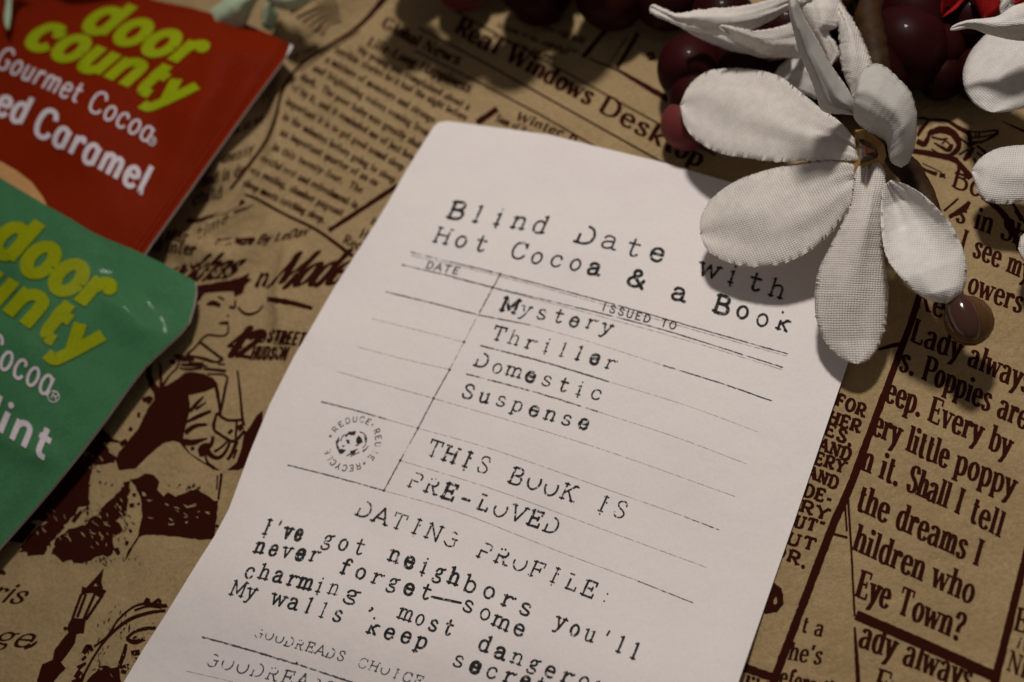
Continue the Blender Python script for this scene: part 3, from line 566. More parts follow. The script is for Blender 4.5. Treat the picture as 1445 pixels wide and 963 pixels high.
# --- headlines, thin rules and small story at the top
p = Print()
text(p, 'Global News', [(0, 537, 37), (2, 557, 49), (7, 594, 70), (11, 647, 93)], (9, -14), 'romanb', 1.1)
text(p, 'Life-Long Happiness', [(0, 517, 64), (9, 585, 96), (19, 662, 132)], (8, -12), 'romanb')
text(p, 'Real Windows Desktop', [(0, 640, 45), (2, 671, 64), (5, 712, 85), (13, 842, 155), (17, 934, 209), (20, 987, 238)], (13, -22), 'romanb', 1.1)
text(p, 'Winter h', [(0, 726, 169), (6, 792, 194), (8, 812, 203)], (7, -11), 'romanb', 1.1)
p.build('headline', M_NEWS, paper, PAPER)
p = Print()
for pts, w in [([(640, 15), (718, 58), (933, 177), (1010, 220)], 2.2), ([(590, 39), (602, 46), (680, 87), (930, 227), (990, 262)], 2.6), ([(585, 72), (680, 119), (760, 161), (850, 213)], 2.4),
               (z2(560, 0, 3.44, [(905, 280), (1000, 165), (1030, 130)]), 7), (z2(560, 0, 3.44, [(1070, 330), (1150, 200), (1170, 160)]), 6), (z2(560, 0, 3.44, [(1030, 310), (1120, 180)]), 1.6),
               (z2(560, 0, 3.44, [(930, 285), (1080, 345), (1240, 440), (1380, 520), (1450, 560)]), [2, 4, 8, 10, 8]), (z2(560, 0, 3.44, [(1210, 270), (1240, 260), (1250, 290), (1220, 285)]), 5)]: p.ribbon(pts, w, smooth=False, step=4)
for k in range(5): text(p, 'to know of the said page', [(0, 700 - k * 3, 38 + k * 8), (24, 800 - k * 9, 78 + k * 4)], (4, -7), 'roman', 1.1, sub=1) if k in (0, 2) else None
for a, b, s in [((765, 42), (826, 60), 'the old way'), ((790, 53), (822, 63), 'to sea'), ((768, 64), (815, 76), 'upon low')]: text(p, s, [(0, *a), (len(s), *b)], (4, -7), 'roman', 1.2, sub=1)
p.ribbon([(673, 174), (702, 154)], [9, 8], False); p.ribbon([(464, 326), (562, 262)], [6, 7], False); 
p.ribbon([(545, -4), (506, 38), (456, 70), (418, 99), (398, 131), (389, 166), (375, 201), (346, 241), (325, 268)], [9, 6, 4.5, 4.5, 4.5, 4.5, 5, 5, 4]); p.ribbon([(508, 44), (462, 73), (424, 101)], 1.6)
p.ribbon([(342, 274), (362, 281), (404, 304), (447, 325), (498, 362)], [3, 4, 4, 4.5, 5.5]); p.ribbon([(266, 309), (272, 313), (307, 303), (345, 284)], [9, 6, 5, 6]); p.ribbon([(330, 300), (358, 290)], [3, 1])
for k in range(8):
    t = k / 7; p.ribbon([(392 + t * 62, 6 + t * 46), (432 + t * 32, -4 + t * 40), (472 + t * 10, -16 + t * 46)], rng.uniform(1.5, 3.5, 3))
p.build('thin_rule', M_NEWS, paper, PAPER)
p = Print()
for s, a, b in [('My young son complained about a', (503, 74), (661, 157)), ("terrible stories he'd had the night before", (471, 74), (657, 172)), ('a mixture of monsters and strange', (458, 87), (612, 175)), ('and frightening voices coming from', (440, 99), (604, 194)),
                ('dark.  The poor baby was greatly shak', (423, 112), (594, 212)), ('of by it, and it reminded me of just how', (410, 127), (584, 229)), ('important it is to get good sound sleep', (402, 147), (568, 242)), ('in the minutes before going to sleep', (398, 168), (556, 260)),
                ('an important quarter of an en', (394, 190), (531, 264)), ('in this twenty-four.  The', (383, 211), (510, 274)), ('restful rest and refreshment-in', (366, 227), (503, 296)), ('out resting, slumber pageant', (351, 243), (482, 306)), ('sleep meets catching sleep.', (342, 262), (457, 316)),
                ('Sum of it was the', (698, 171), (780, 206)), ('He', (506, 335), (524, 343)), ('Red', (483, 343), (508, 355)), ('It is', (522, 316), (540, 326))]:
    text(p, s, [(0, *a), (len(s), *b)], (5.2, -9.5) if s not in ('Red', 'He') else (6, -12), 'roman', 1.25, sub=1)
for s, an, up in [('uneasy', [(0, 312, 231), (3, 333, 226), (6, 358, 215)], (2, -15)), ('and is de', [(0, 284, 265), (9, 345, 246)], (2, -16)), ('child', [(0, 271, 291), (5, 314, 280)], (2, -18)), ('to star time', [(0, 212, 333), (7, 264, 343), (9, 285, 335), (12, 322, 313)], (4, -17)), ('and inter', [(0, 196, 352), (9, 275, 361)], (4, -18)),
                  ('ten as we', [(0, 322, 195), (9, 372, 172)], (2, -14)), ('of it', [(0, 345, 158), (5, 380, 140)], (2, -13)), ('the rain', [(0, 405, 88), (8, 448, 70)], (2, -11)), ('side', [(0, 420, 62), (4, 455, 44)], (2, -11)), ('a', [(0, 288, 240), (1, 296, 237)], (2, -14))]: text(p, s, an, up, 'roman', 1.15, sub=2)
text(p, 'Premiere By LeDav', [(0, 303, 346), (8, 356, 345), (11, 380, 343), (17, 434, 332)], (7, -13), 'romanb', 1.2)
p.build('small_story_text', M_NEWS, paper, PAPER)
# --- fashion drawing
p = Print(); q = lambda *a: z2(200, 360, 6.017, a); q2 = lambda *a: z2(130, 500, 6.017, a); q3 = lambda *a: z2(0, 600, 4.376, a)
text(p, 'orkhas', [(0, 226, 400), (6, 326, 392)], (34, -36), 'brush', 1.0); text(p, 'Modes', [(0, 374, 406), (5, 497, 399)], (42, -46), 'brush', 1.05)
text(p, 'n', [(0, 360, 405), (1, 376, 404)], (9, -26), 'brush', .8)
text(p, '42', [(0, 314, 499), (2, 352, 506)], (25, -37), 'brush', 1.25); text(p, 'ND', [(0, 357, 482), (2, 374, 484)], (5, -14), 'cap', 1.2); text(p, 'STREET', [(0, 375, 483), (6, 428, 488)], (6, -17), 'cap', 1.35); text(p, 'HUDSON (', [(0, 352, 507), (6, 404, 508), (8, 424, 511)], (6, -17), 'cap', 1.35)
p.fill(q((440, 290), (470, 262), (600, 240), (740, 215), (830, 195), (920, 150), (900, 200), (940, 205), (880, 260), (860, 320), (790, 360), (780, 310), (540, 325), (500, 380), (455, 420), (440, 380)), (), 4, jag=.3)
for pts, w in [(q((650, 355), (700, 382)), 3), (q((550, 425), (600, 410), (670, 430)), [2, 8, 5]), (q((795, 385), (790, 450), (745, 440)), [3, 3.5, 5]), (q((725, 520), (742, 515)), 3), (q((655, 585), (700, 578), (740, 580)), [2, 5, 6]), (q((735, 600), (735, 650), (710, 685), (640, 688), (560, 680), (510, 720), (450, 790), (380, 850)), [2, 3, 3, 3, 3, 3, 3, 4]),
               (q((500, 745), (600, 820), (690, 890)), 4), (q((380, 850), (500, 880), (610, 910), (690, 895)), 3), (q((820, 445), (860, 490), (920, 505), (990, 480), (1030, 430)), [3, 4, 4, 3, 2]), (q((1065, 380), (1150, 385), (1300, 415), (1450, 455)), [7, 7, 7, 5]), (q((380, 600), (400, 625)), 5), (q((440, 420), (420, 500), (390, 570), (375, 610)), [4, 2.5, 2.5, 3]), (q((290, 855), (420, 870)), 3), (q((310, 880), (450, 885)), 4), (q((400, 920), (530, 925)), 4), (q((240, 910), (290, 910)), 6), (q((650, 930), (710, 930)), 2.5), (q((350, 940), (560, 945)), 3), (q((150, 920), (165, 950)), 3), (q((960, 265), (1000, 210), (1050, 160), (1060, 200), (1020, 260)), [2, 3, 3, 3, 2]), (q((80, 910), (120, 870), (160, 835)), [4, 6, 3])]: p.ribbon(pts, w, step=3)
# jacket, skirt and sleeve
p.fill(q2((560, 290), (640, 265), (720, 215), (790, 160), (850, 150), (950, 165), (1030, 205), (1065, 250), (1080, 320), (1105, 510), (1080, 520), (1065, 420), (1040, 285), (960, 320), (820, 350), (835, 420), (830, 490), (800, 600), (785, 650), (770, 735), (830, 840), (940, 910), (1010, 950), (1100, 985), (1050, 985), (900, 900), (820, 840), (740, 750), (690, 735), (600, 760), (480, 860), (370, 970), (230, 985), (200, 900), (230, 830), (310, 740), (400, 620), (470, 470), (530, 390), (525, 340)), (), 4, jag=.2)
p.fill(q2((1450, 480), (1400, 520), (1340, 620), (1290, 680), (1270, 800), (1230, 920), (1150, 985), (1240, 985), (1320, 950), (1450, 640)), (), 5)
for pts, w in [(q2((480, 60), (490, 200), (540, 300), (590, 330)), [9, 8, 11, 12]), (q2((580, 90), (585, 180), (585, 280)), [3, 4, 5]), (q2((600, 270), (660, 180), (720, 120), (740, 60)), [4, 2.5, 3, 3]), (q2((740, 120), (830, 130), (940, 120)), [2, 4, 3]), (q2((950, 125), (1050, 135), (1140, 145)), 4), (q2((980, 170), (1140, 185), (1130, 300), (1095, 480)), [2.5, 3, 4, 4]), (q2((1235, 140), (1255, 300), (1275, 520), (1290, 610)), [3, 3.5, 4, 5]),
               (q2((1060, 500), (1150, 560), (1270, 560)), 4), (q2((1060, 500), (1035, 600), (1040, 650)), [3, 5, 4]), (q2((1040, 650), (1130, 710), (1210, 740), (1300, 650)), 4), (q2((1230, 570), (1220, 720)), 3.5), (q2((1240, 640), (1280, 610)), 8), (q2((1165, 650), (1185, 670)), 8), (q2((700, 10), (760, 50), (870, 50)), [3, 5, 3]), (q2((670, 65), (710, 70)), 6), (q2((800, 10), (950, 35), (1060, 70), (1115, 45)), 3), (q2((750, 90), (950, 80)), 3), (q2((1050, 5), (1110, 40)), 4),
               (q2((830, 490), (900, 410), (950, 360)), [5, 5, 2]), (q2((880, 470), (970, 410)), [4, 2]), (q2((800, 580), (900, 530), (1010, 485)), [3, 6, 4]), (q2((790, 670), (880, 610), (980, 600)), [7, 6, 3]), (q2((770, 745), (860, 750), (980, 715)), [10, 8, 2]), (q2((900, 600), (960, 590)), 2.5), (q2((840, 800), (870, 805)), 5), (q2((1030, 700), (1010, 770), (940, 800), (930, 870)), [5, 6, 12, 6]), (q2((960, 780), (1010, 860), (1080, 880), (1140, 820), (1170, 750)), [10, 7, 5, 4, 4]), (q2((1040, 830), (1100, 790), (1150, 740)), [4, 3, 3]), (q2((1150, 900), (1190, 840), (1230, 740)), [4, 5, 6]), (q2((1200, 890), (1230, 810)), 3), (q2((960, 840), (980, 920), (1040, 970)), [3, 4, 5]),
               (q2((430, 395), (490, 370), (510, 380), (470, 420)), [8, 5, 4, 6]), (q2((385, 515), (410, 518)), 7), (q2((320, 640), (340, 635)), 6), (q2((40, 690), (120, 720), (230, 745)), [12, 8, 3]), (q2((240, 770), (300, 735)), 7), (q2((100, 680), (150, 690)), 4)]: p.ribbon(pts, w, step=3)
# second figure and skirts below
p.fill(q3((505, 120), (560, 80), (640, 60), (700, 105), (640, 110), (690, 180), (720, 200), (700, 235), (600, 245), (575, 235), (560, 300), (550, 480), (535, 620), (430, 640), (350, 700), (330, 790), (390, 850), (430, 830), (460, 858), (560, 840), (640, 800), (690, 810), (700, 770), (735, 830), (700, 700), (760, 640), (720, 590), (770, 560), (800, 440), (800, 350), (790, 345), (715, 430), (530, 610), (540, 500), (500, 500), (420, 600), (320, 720), (270, 800), (120, 780), (160, 720), (220, 640), (300, 600), (180, 590), (230, 480), (330, 460), (300, 400), (330, 370), (400, 360), (470, 290), (440, 230)), [], 4, jag=1.1)
p.fill(q3((800, 335), (850, 330), (900, 300), (950, 310), (985, 350), (970, 400), (1010, 440), (1040, 415), (1085, 445), (1180, 405), (1215, 395), (1330, 470), (1350, 470), (1325, 700), (1240, 710), (1100, 690), (900, 676), (860, 690), (775, 840), (790, 780), (850, 690), (880, 560), (870, 450), (830, 370)), [q3((880, 410), (895, 415), (905, 440), (885, 440)), q3((900, 460), (950, 463), (920, 475)), q3((1130, 485), (1160, 500), (1215, 485), (1210, 500), (1160, 517)), q3((1040, 600), (1055, 615), (1085, 600), (1070, 622), (1045, 620)), q3((905, 565), (960, 575), (930, 577)), q3((1140, 600), (1165, 590), (1155, 612))], 4, jag=.35)
p.fill(q3((160, 560), (0, 760), (0, 775), (60, 720), (140, 730), (230, 620), (190, 600), (230, 570)), (), 5, jag=.4)
p.fill(q3((500, 240), (320, 400), (200, 520), (170, 580), (240, 560), (290, 480), (330, 450), (500, 480), (560, 300)), (), 5, jag=.3)
p.fill(q3((600, -30), (500, 90), (420, 220), (300, 380), (330, 400), (450, 290), (520, 190), (570, 90), (700, 110), (640, 20), (660, -30)), (), 5, jag=.3)
for pts, w in [(q3((1345, 310), (1340, 400)), 2), (q3((1370, 300), (1350, 460)), [4, 3]), (q3((300, 520), (330, 580), (350, 630)), [4, 5, 4]), (q3((330, 480), (380, 560), (430, 590)), [4, 5, 4]), (q3((400, 560), (430, 480)), 2), (q3((450, 600), (500, 540), (540, 520)), [6, 5, 3]), (q3((820, 430), (840, 435)), 5), (q3((800, 500), (830, 495)), 6), (q3((850, 485), (865, 490)), 4), (q3((800, 660), (815, 650)), 5), (q3((775, 725), (795, 730)), 5), (q3((615, 350), (625, 360)), 3), (q3((650, 360), (655, 365)), 4), (q3((690, 370), (695, 375)), 4), (q3((800, 20), (815, 35)), 6), (q3((720, 760), (735, 800)), 6), (q3((1335, 620), (1350, 630)), 4), (q3((170, 800), (280, 790)), 4), (q3((0, 912), (35, 920)), [4, 3])]: p.ribbon(pts, w, step=3)
p.build('fashion_drawing', M_NEWS, paper, PAPER)
FK = Print()
for cx_, cy_, sx, sy, nn, ang in [(150, 742, 30, 34, 60, 1.0), (118, 722, 22, 16, 40, .6), (255, 725, 45, 16, 34, .2), (172, 712, 10, 22, 26, 1.3), (60, 735, 28, 22, 26, .9), (120, 640, 18, 18, 26, .8), (105, 755, 40, 16, 30, .9)]:
    for k in range(nn // 3):
        x, y = cx_ + rng.normal(0, sx * .5), cy_ + rng.normal(0, sy * .5); a = ang + rng.normal(0, .35); l = rng.uniform(2.5, 10)
        FK.ribbon([(x, y), (x + l * math.cos(a) * .6, y + l * math.sin(a) * .6 - .6), (x + l * math.cos(a), y + l * math.sin(a))], [.5, rng.uniform(.9, 2.2), .4], step=2)
for cx_, cy_, sx, sy, nn, ang in [(215, 900, 24, 22, 26, 1.1), (180, 935, 18, 18, 16, 1.0)]:
    for k in range(nn):
        x, y = cx_ + rng.normal(0, sx * .5), cy_ + rng.normal(0, sy * .5); a = ang + rng.normal(0, .6); l = rng.uniform(2, 6)
        FK.ribbon([(x, y), (x + l * math.cos(a), y + l * math.sin(a))], [rng.uniform(.7, 1.6), .4], False, step=2)
FK.build('hatch_gap', M_KRAFT, paper, PAPER, 1.1e-4)
p = Print()
for cx_, cy_, sx, sy, nn, ang in [(178, 735, 10, 40, 40, 1.2), (95, 700, 20, 14, 30, .7), (140, 790, 45, 6, 40, 1.3), (262, 690, 40, 5, 26, -.3), (60, 765, 30, 6, 24, .8), (128, 655, 14, 12, 24, .5), (255, 590, 10, 30, 16, -.5), (168, 878, 30, 26, 44, 2.2), (140, 925, 18, 26, 30, 2.0), (225, 855, 16, 5, 16, -.2)]:
    for k in range(nn // 2):
        x, y = cx_ + rng.normal(0, sx * .45), cy_ + rng.normal(0, sy * .45); a = ang + rng.normal(0, .5); l = rng.uniform(2, 8)
        p.ribbon([(x, y), (x + l * math.cos(a) * .5 + .5, y + l * math.sin(a) * .5), (x + l * math.cos(a), y + l * math.sin(a))], [.5, rng.uniform(.8, 2), .4], step=2)
p.build('hatching', M_NEWS, paper, PAPER, 1.4e-4)
# --- street lamp, bonnet lady and script words at the lower left
p = Print(); q = lambda *a: z2(0, 780, 5.263, a)
p.fill(q((772, 118), (755, 210), (768, 275), (795, 285), (765, 320), (735, 330), (690, 300), (640, 305), (600, 325), (610, 250), (640, 262), (700, 200)), [q((710, 228), (728, 250), (695, 250))], 4, jag=.2)
for a, b in [((605, 310), (540, 490)), ((640, 310), (575, 480)), ((705, 310), (625, 490)), ((765, 315), (640, 500))]: p.ribbon(q(a, b), 4, False, step=3)
p.fill(q((535, 485), (640, 495), (625, 590), (570, 610), (560, 670), (500, 760), (455, 815), (490, 860), (440, 910), (380, 985), (265, 985), (315, 830), (390, 800), (410, 720), (470, 640), (510, 600), (500, 560)), (), 4, jag=.2)
for pts, w in [(q((475, 570), (500, 560)), 5), (q((600, 590), (625, 590)), 4), (q((1240, 400), (1120, 380), (1000, 400), (880, 500), (800, 620), (700, 700)), [5, 4, 3, 3, 3, 3]), (q((1230, 430), (1100, 450), (960, 500), (820, 610), (720, 740), (640, 880), (600, 985)), [4, 5, 5, 4, 3, 3, 3]), (q((1075, 380), (1100, 345), (1110, 370)), [5, 6, 3]), (q((1130, 390), (1180, 350), (1190, 380), (1150, 400)), [4, 5, 4, 3]), (q((1000, 430), (1100, 400), (1200, 410)), 3), (q((940, 640), (1000, 590), (1080, 565), (1160, 560)), [4, 4, 5, 5]), (q((940, 640), (1000, 665), (1080, 640)), [4, 7, 5]), (q((990, 640), (1020, 620)), 3), (q((940, 680), (920, 760), (890, 850), (960, 830)), [4, 6, 5, 2.5]), (q((975, 750), (1040, 740)), 8), (q((1000, 780), (1020, 790)), 3), (q((930, 850), (960, 860)), 3), (q((900, 880), (940, 890)), 5),
               (q((620, 750), (660, 700), (690, 730)), [6, 9, 4]), (q((640, 770), (610, 800)), 4), (q((580, 860), (640, 820)), [7, 3]), (q((560, 930), (600, 880)), [6, 8]), (q((540, 970), (600, 940)), [7, 6]), (q((620, 900), (590, 985)), 3)]: p.ribbon(pts, w, step=3)
p.fill(q((700, 900), (740, 845), (800, 840), (830, 860), (890, 850), (900, 985), (620, 985), (660, 940)), [q((730, 860), (770, 855), (745, 880))], 4, jag=.6)
text(p, 'Paris', [(0, -66, 838), (5, 30, 853)], (22, -24), 'brush', .75); text(p, 'vintage', [(0, -130, 900), (7, 40, 914)], (24, -26), 'brush', .75)
p.ribbon(q((-10, 145), (30, 140), (45, 160)), [4, 4, 2]); p.ribbon(q((180, 710), (240, 690), (280, 660)), [4, 4, 2])
p.build('street_lamp_drawing', M_NEWS, paper, PAPER)
# ================================================================== book card
def slab_from_fill(name, outline, surf, mat, thick, step, edge_mat=None, parent=None, bottom=None, off=0):
    """outline filled on a height field and closed below: a real sheet or pouch"""
    pr = Print(); pr.fill(outline, (), step)
    P = np.vstack(pr.P); top = drop(P, surf); top[:, 2] += off; n = len(top); bot = top.copy()
    bot[:, 2] = top[:, 2] - thick if bottom is None else bottom(top)
    F = []
    for f in pr.F:
        a, b, c = top[f[0]], top[f[1]], top[f[2]]
        F.append(f if (b[0] - a[0]) * (c[1] - a[1]) - (b[1] - a[1]) * (c[0] - a[0]) > 0 else f[::-1])
    cnt = {}
    for f in F:
        for i in range(3):
            e = (f[i], f[(i + 1) % 3]); cnt[e] = 1
    bd = [e for e in cnt if (e[1], e[0]) not in cnt]
    FF = list(F) + [tuple(i + n for i in f[::-1]) for f in F] + [(a, a + n, b + n, b) for a, b in bd]
    used = sorted({i for f in FF for i in f}); mp = {u: k for k, u in enumerate(used)}
    V = np.vstack([top, bot])[used]; FF = [tuple(mp[i] for i in f) for f in FF]
    mi = [0] * (2 * len(F)) + [1 if edge_mat else 0] * len(bd)
    o = mesh_obj(name, V, FF, [mat] + ([edge_mat] if edge_mat else []), parent, True, mi)
    for f in list(o.data.polygons)[2 * len(F):]: f.use_smooth = False
    bm = bmesh.new(); bm.from_mesh(o.data)
    for e in bm.edges:
        if len(e.link_faces) == 2 and e.calc_face_angle(0) > .9: e.smooth = False
    bm.to_mesh(o.data); bm.free()
    return o
card = slab_from_fill('book_card', CARDOUT, CARD, M_CARD, .00024, 9)
tag(card, 'white round-cornered paper card with typewriter lettering and ruled form lines', 'card')
T1, T2, T3, T4, T5 = Print(), Print(), Print(), Print(), Print()
text(T1, 'Blind Date with', [(0, 626, 306), (4.95, 772, 330), (9.95, 938, 372), (11, 982, 387), (15, 1110, 423)], [(11, -23), (11, -24), (10, -25), (9, -25), (8, -25)], 'type', 1.0, rough=1, bold='Be')
text(T1, 'Hot Cocoa & a Book', [(0, 607, 341), (9, 849, 391), (14, 1002, 437), (18, 1117, 472)], [(10, -22), (9, -22), (8, -24), (7, -24)], 'type', 1.0, rough=1, bold='Ba&')
text(T2, 'DATE', [(0, 599, 378), (4, 648, 388)], (4, -9), 'cap', 1.15); T2b = Print(); text(T2b, 'ISSUED TO', [(0, 845, 437), (9, 954, 466)], (3.4, -10), 'cap', 1.1)
for s, an, up, b in [('Mystery', [(0, 705, 438), (5.9, 840, 467), (7, 865, 474)], (8, -19), 'Me'), ('Thriller', [(0, 689, 478), (8, 870, 523)], (8, -19), 'e'), ('Domestic', [(0, 665, 516), (8, 850, 567)], (8, -19), 'e'), ('Suspense', [(0, 646, 559), (8, 832, 609)], (8, -19), 'e')]:
    text(T3, s, an, up, 'type', .9, rough=1, bold=b)
text(T4, 'THIS BOOK IS', [(0, 597, 641), (5, 713, 679), (12, 883, 735)], (10, -22), 'type', .88, rough=1, bold='B')
text(T4, 'PRE-LOVED', [(0, 570, 685), (9, 787, 755)], (10, -21), 'type', .88, rough=1, bold='E-')
text(T4, 'DATING PROFILE:', [(0, 498, 726), (7, 668, 783), (15, 864, 855)], (10, -21), 'type', .88, rough=1)
text(T5, "I've got neighbors you'll", [(0, 366, 753), (4, 426, 764), (8, 515, 784), (9, 543, 790), (14, 648, 829), (18, 752, 872), (19, 777, 884), (25, 903, 934)], [(9, -22)] * 8, 'type', 1.0, rough=1, bold='e')
text(T5, 'never forget_some', [(0, 354, 780), (5, 450, 794), (6, 472, 806), (12, 608, 850), (13, 646, 858), (17, 741, 902)], [(9, -21)] * 6, 'type', 1.0, rough=1, bold='e_')
text(T5, 'charming, most dangerous', [(0, 340, 813), (7, 478, 841), (9, 540, 866), (14, 639, 899), (15, 669, 915), (20, 785, 959), (24, 880, 990)], [(9, -21)] * 7, 'type', 1.0, rough=1, bold='ea')
text(T5, 'My walls keep secrets', [(0, 323, 840), (3, 380, 851), (8, 484, 880), (9, 512, 892), (13, 604, 917), (14, 632, 938), (18, 727, 967), (21, 790, 985)], [(9, -21)] * 8, 'type', 1.0, rough=1, bold='e')
T1.build('title_text', M_TYPE, card, CARD); T2.build('column_heading', M_NEWSCARD, card, CARD); T2b.build('column_heading', M_NEWSCARD, card, CARD); T3.build('genre_text', M_TYPEW, card, CARD); T4.build('notice_text', M_TYPEW, card, CARD); T5.build('profile_text', M_TYPE, card, CARD)
T6 = Print()
text(T6, 'GOODREADS CHOICE', [(0, 356, 897), (9, 486, 935), (16, 596, 969)], (6, -13), 'type', .9, rough=1); text(T6, 'GOODREADS', [(0, 286, 938), (6, 414, 967), (9, 470, 982)], (8, -18), 'type', .85, rough=1)
T6.build('footer_text', M_FADE, card, CARD)
FL, FH, FF_ = Print(), Print(), Print()
lines = [([(579, 356), (640, 371), (706, 387), (860, 428), (1000, 468), (1112, 500)], 1.5, FL), ([(580, 361), (660, 379), (780, 410), (930, 452), (1110, 503)], 1.1, FH), ([(567, 374), (640, 391), (696, 406), (850, 443), (950, 470), (1105, 519)], 1.5, FL), ([(640, 393), (780, 429), (960, 478), (1104, 522)], 1.0, FH),
         ([(544, 412), (610, 428), (675, 444.5), (748, 459)], 1.5, FL), ([(748, 459), (840, 485), (936, 516)], .8, FH), ([(936, 516), (1020, 542), (1089, 566)], 1.6, FL), ([(525, 450), (600, 469), (655, 483)], .8, FH), ([(678, 488), (770, 512), (863, 540)], 1.9, FL), ([(863, 540), (970, 573), (1070, 610)], .7, FH),
         ([(505, 490), (570, 507), (634.5, 522)], .8, FH), ([(658, 528), (760, 555), (843, 581)], 1.9, FL), ([(843, 581), (950, 616), (1054, 655)], .8, FH), ([(475, 524.5), (545, 544), (612, 562.5)], 1.0, FH), ([(612, 562.5), (760, 606), (885, 646.5), (1037, 701)], .9, FH),
         ([(453, 567), (500, 579), (547, 592.5)], 1.6, FL), ([(547, 592.5), (590, 604.7), (700, 636), (860, 692), (960, 727)], .9, FH), ([(960, 727), (1017, 749)], 1.3, FL), ([(565, 650), (700, 692), (850, 747), (997, 801)], .9, FH), ([(406, 656.5), (475, 674), (542, 692.6)], 1.6, FL), ([(542, 692.6), (650, 724), (780, 775), (900, 820)], 1.0, FH), ([(900, 820), (978, 851)], 1.2, FL),
         ([(706, 387), (696, 406), (675, 444.7)], 1.6, FL), ([(672, 450), (655, 483), (634.5, 522)], 1.1, FH), ([(634.5, 522), (612, 562.5), (590, 604.7), (565, 650), (542, 692.6)], 1.5, FL), ([(285, 899), (340, 914), (420, 938), (500, 964)], 2.2, FL), ([(262, 947), (330, 963), (380, 980)], .9, FF_)]
for pts, w, pr in lines: pr.ribbon(pts, w, True, .25, 3)
for x, y in [(706, 387), (695, 406), (675, 445), (655, 483), (634.5, 522), (612, 562.5), (590, 604.7), (565, 650), (542, 692.6), (419, 936)]:
    FL.add([(x + 2.1 * math.cos(a), y + 2.0 * math.sin(a)) for a in np.linspace(0, 5.5, 7)], [tuple(range(7))], FL.lay())
FL.build('form_line', M_LINE, card, CARD, 5e-5); FH.build('form_hairline', M_HAIR, card, CARD, 5e-5); FF_.build('form_hairline', M_HAIR, card, CARD, 5e-5)
# recycling stamp: ring of words round a globe
ST = Print(); sc = drop([(498, 626)], CARD)[0]; ex = at(1110, 500) - at(577, 365); ex /= np.linalg.norm(ex); ey = np.array([-ex[1], ex[0], 0]); RAD = .0033
def unproj(Pw):
    d = Pw - CAM; z = d @ FW; return np.c_[CX + FPX * (d @ RT) / z, CY - FPX * (d @ UP) / z]
def ring(a, r): return sc + r * (math.cos(a) * ex + math.sin(a) * ey)
def ringword(word, a0, step):
    f = FONTS['sans']
    for i, ch in enumerate(word):
        a = math.radians(a0 - step * i); c = ring(a, RAD * .98)
        tdir = math.sin(a) * ex - math.cos(a) * ey; rdir = math.cos(a) * ex + math.sin(a) * ey
        B = unproj(np.array([c - tdir * .00042, c + tdir * .00042, c + rdir * .00085]))
        if ch == '*':
            ST.add(unproj(np.array([c + rdir * .0004 + .0002 * (math.cos(t) * tdir + math.sin(t) * rdir) for t in np.linspace(0, 5.6, 8)])), [tuple(range(8))], ST.lay()); continue
        text(ST, ch, [(0, *B[0]), (1, *B[1])], tuple(B[2] - (B[0] + B[1]) / 2), 'sans', 1.3)
ringword('REDUCE', 162, 16.5); ringword('*', 66, 1); ringword('REUSE', 47, 16); ringword('*', -36, 1); ringword('RECYCLE', -50, 15.5); ringword('*', 180, 1)
ST.build('stamp_lettering', M_LINE, card, CARD)
SG = Print(); q = lambda *a: z2(435, 560, 7.41, a)
for o in [q((290, 470), (310, 430), (325, 420), (320, 460), (305, 500), (330, 540), (300, 550), (295, 510)), q((385, 405), (430, 370), (500, 365), (490, 400), (450, 405), (430, 395), (400, 425)), q((395, 450), (430, 455), (440, 490), (410, 490)), q((500, 440), (530, 405), (560, 430), (570, 480), (530, 505), (500, 470)), q((580, 400), (605, 440), (600, 490), (585, 450)), q((560, 570), (600, 540), (635, 512), (615, 555), (570, 580)), q((440, 575), (490, 560), (500, 590), (450, 610)), q((310, 555), (360, 545), (395, 560), (350, 600), (325, 590))]: SG.fill(o, (), 3, jag=.45)
for pts, w in [(q((345, 470), (350, 430), (385, 395)), 1.1), (q((540, 370), (580, 385), (610, 430), (600, 500), (570, 540)), [1, 1.2, 1.5, 1.2, .8]), (q((400, 620), (440, 600), (520, 545)), 1.0), (q((440, 625), (540, 580)), .9), (q((355, 520), (380, 515)), 2), (q((330, 600), (390, 565)), .8), (q((500, 515), (520, 505)), 2)]: SG.ribbon(pts, w, jit=.3, step=2)
SG.build('globe_stamp', M_NEWSCARD, card, CARD)
# ================================================================== cocoa packets
def under_red(t):
    return np.maximum(.0004 + paper_fn(t[:, 0], t[:, 1]), t[:, 2] - .0004 - 2.2 * np.maximum(t[:, 2] - .0060, 0))
red = slab_from_fill('cocoa_packet', REDOUT, RED, M_RED, 0, 6, M_FOILEDGE, None, under_red)
tag(red, 'dark red foil cocoa packet with lime and white lettering, lying under the green one', 'cocoa packet', 'cocoa packets')
p = Print()
text(p, 'door', [(0, 112, 37), (4, 266, 96)], [(46, -40), (46, -41)], 'heavy', 1.28, jit=0, sub=6)
text(p, 'county', [(0, 30, 59), (6, 250, 154)], [(47, -40), (45, -41)], 'heavy', 1.26, jit=0, sub=6)
p.build('logo_lettering', M_LIME, red, RED, 1.5e-4)
p = Print(); text(p, 'Gourmet Cocoa', [(0, -10, 93), (7, 109, 147), (13, 212, 204)], (16, -27), 'sans', .95, jit=.02)
t = np.linspace(0, 2 * np.pi, 14); p.ribbon([(215 + 5.5 * math.cos(a), 200 + 6 * math.sin(a)) for a in t], 1.6, False, 0, 2); text(p, 'R', [(0, 211, 202), (1, 218, 205)], (3, -6), 'sans', 1.2)
p.build('type_lettering', M_WPRINT, red, RED, 1.5e-4)
p = Print(); text(p, 'Salted Caramel', [(0, -140, 104), (4, -12, 158), (6, 35, 178), (7, 43, 186), (14, 205, 276)], (18, -36), 'sansb', 1.0, jit=.02)
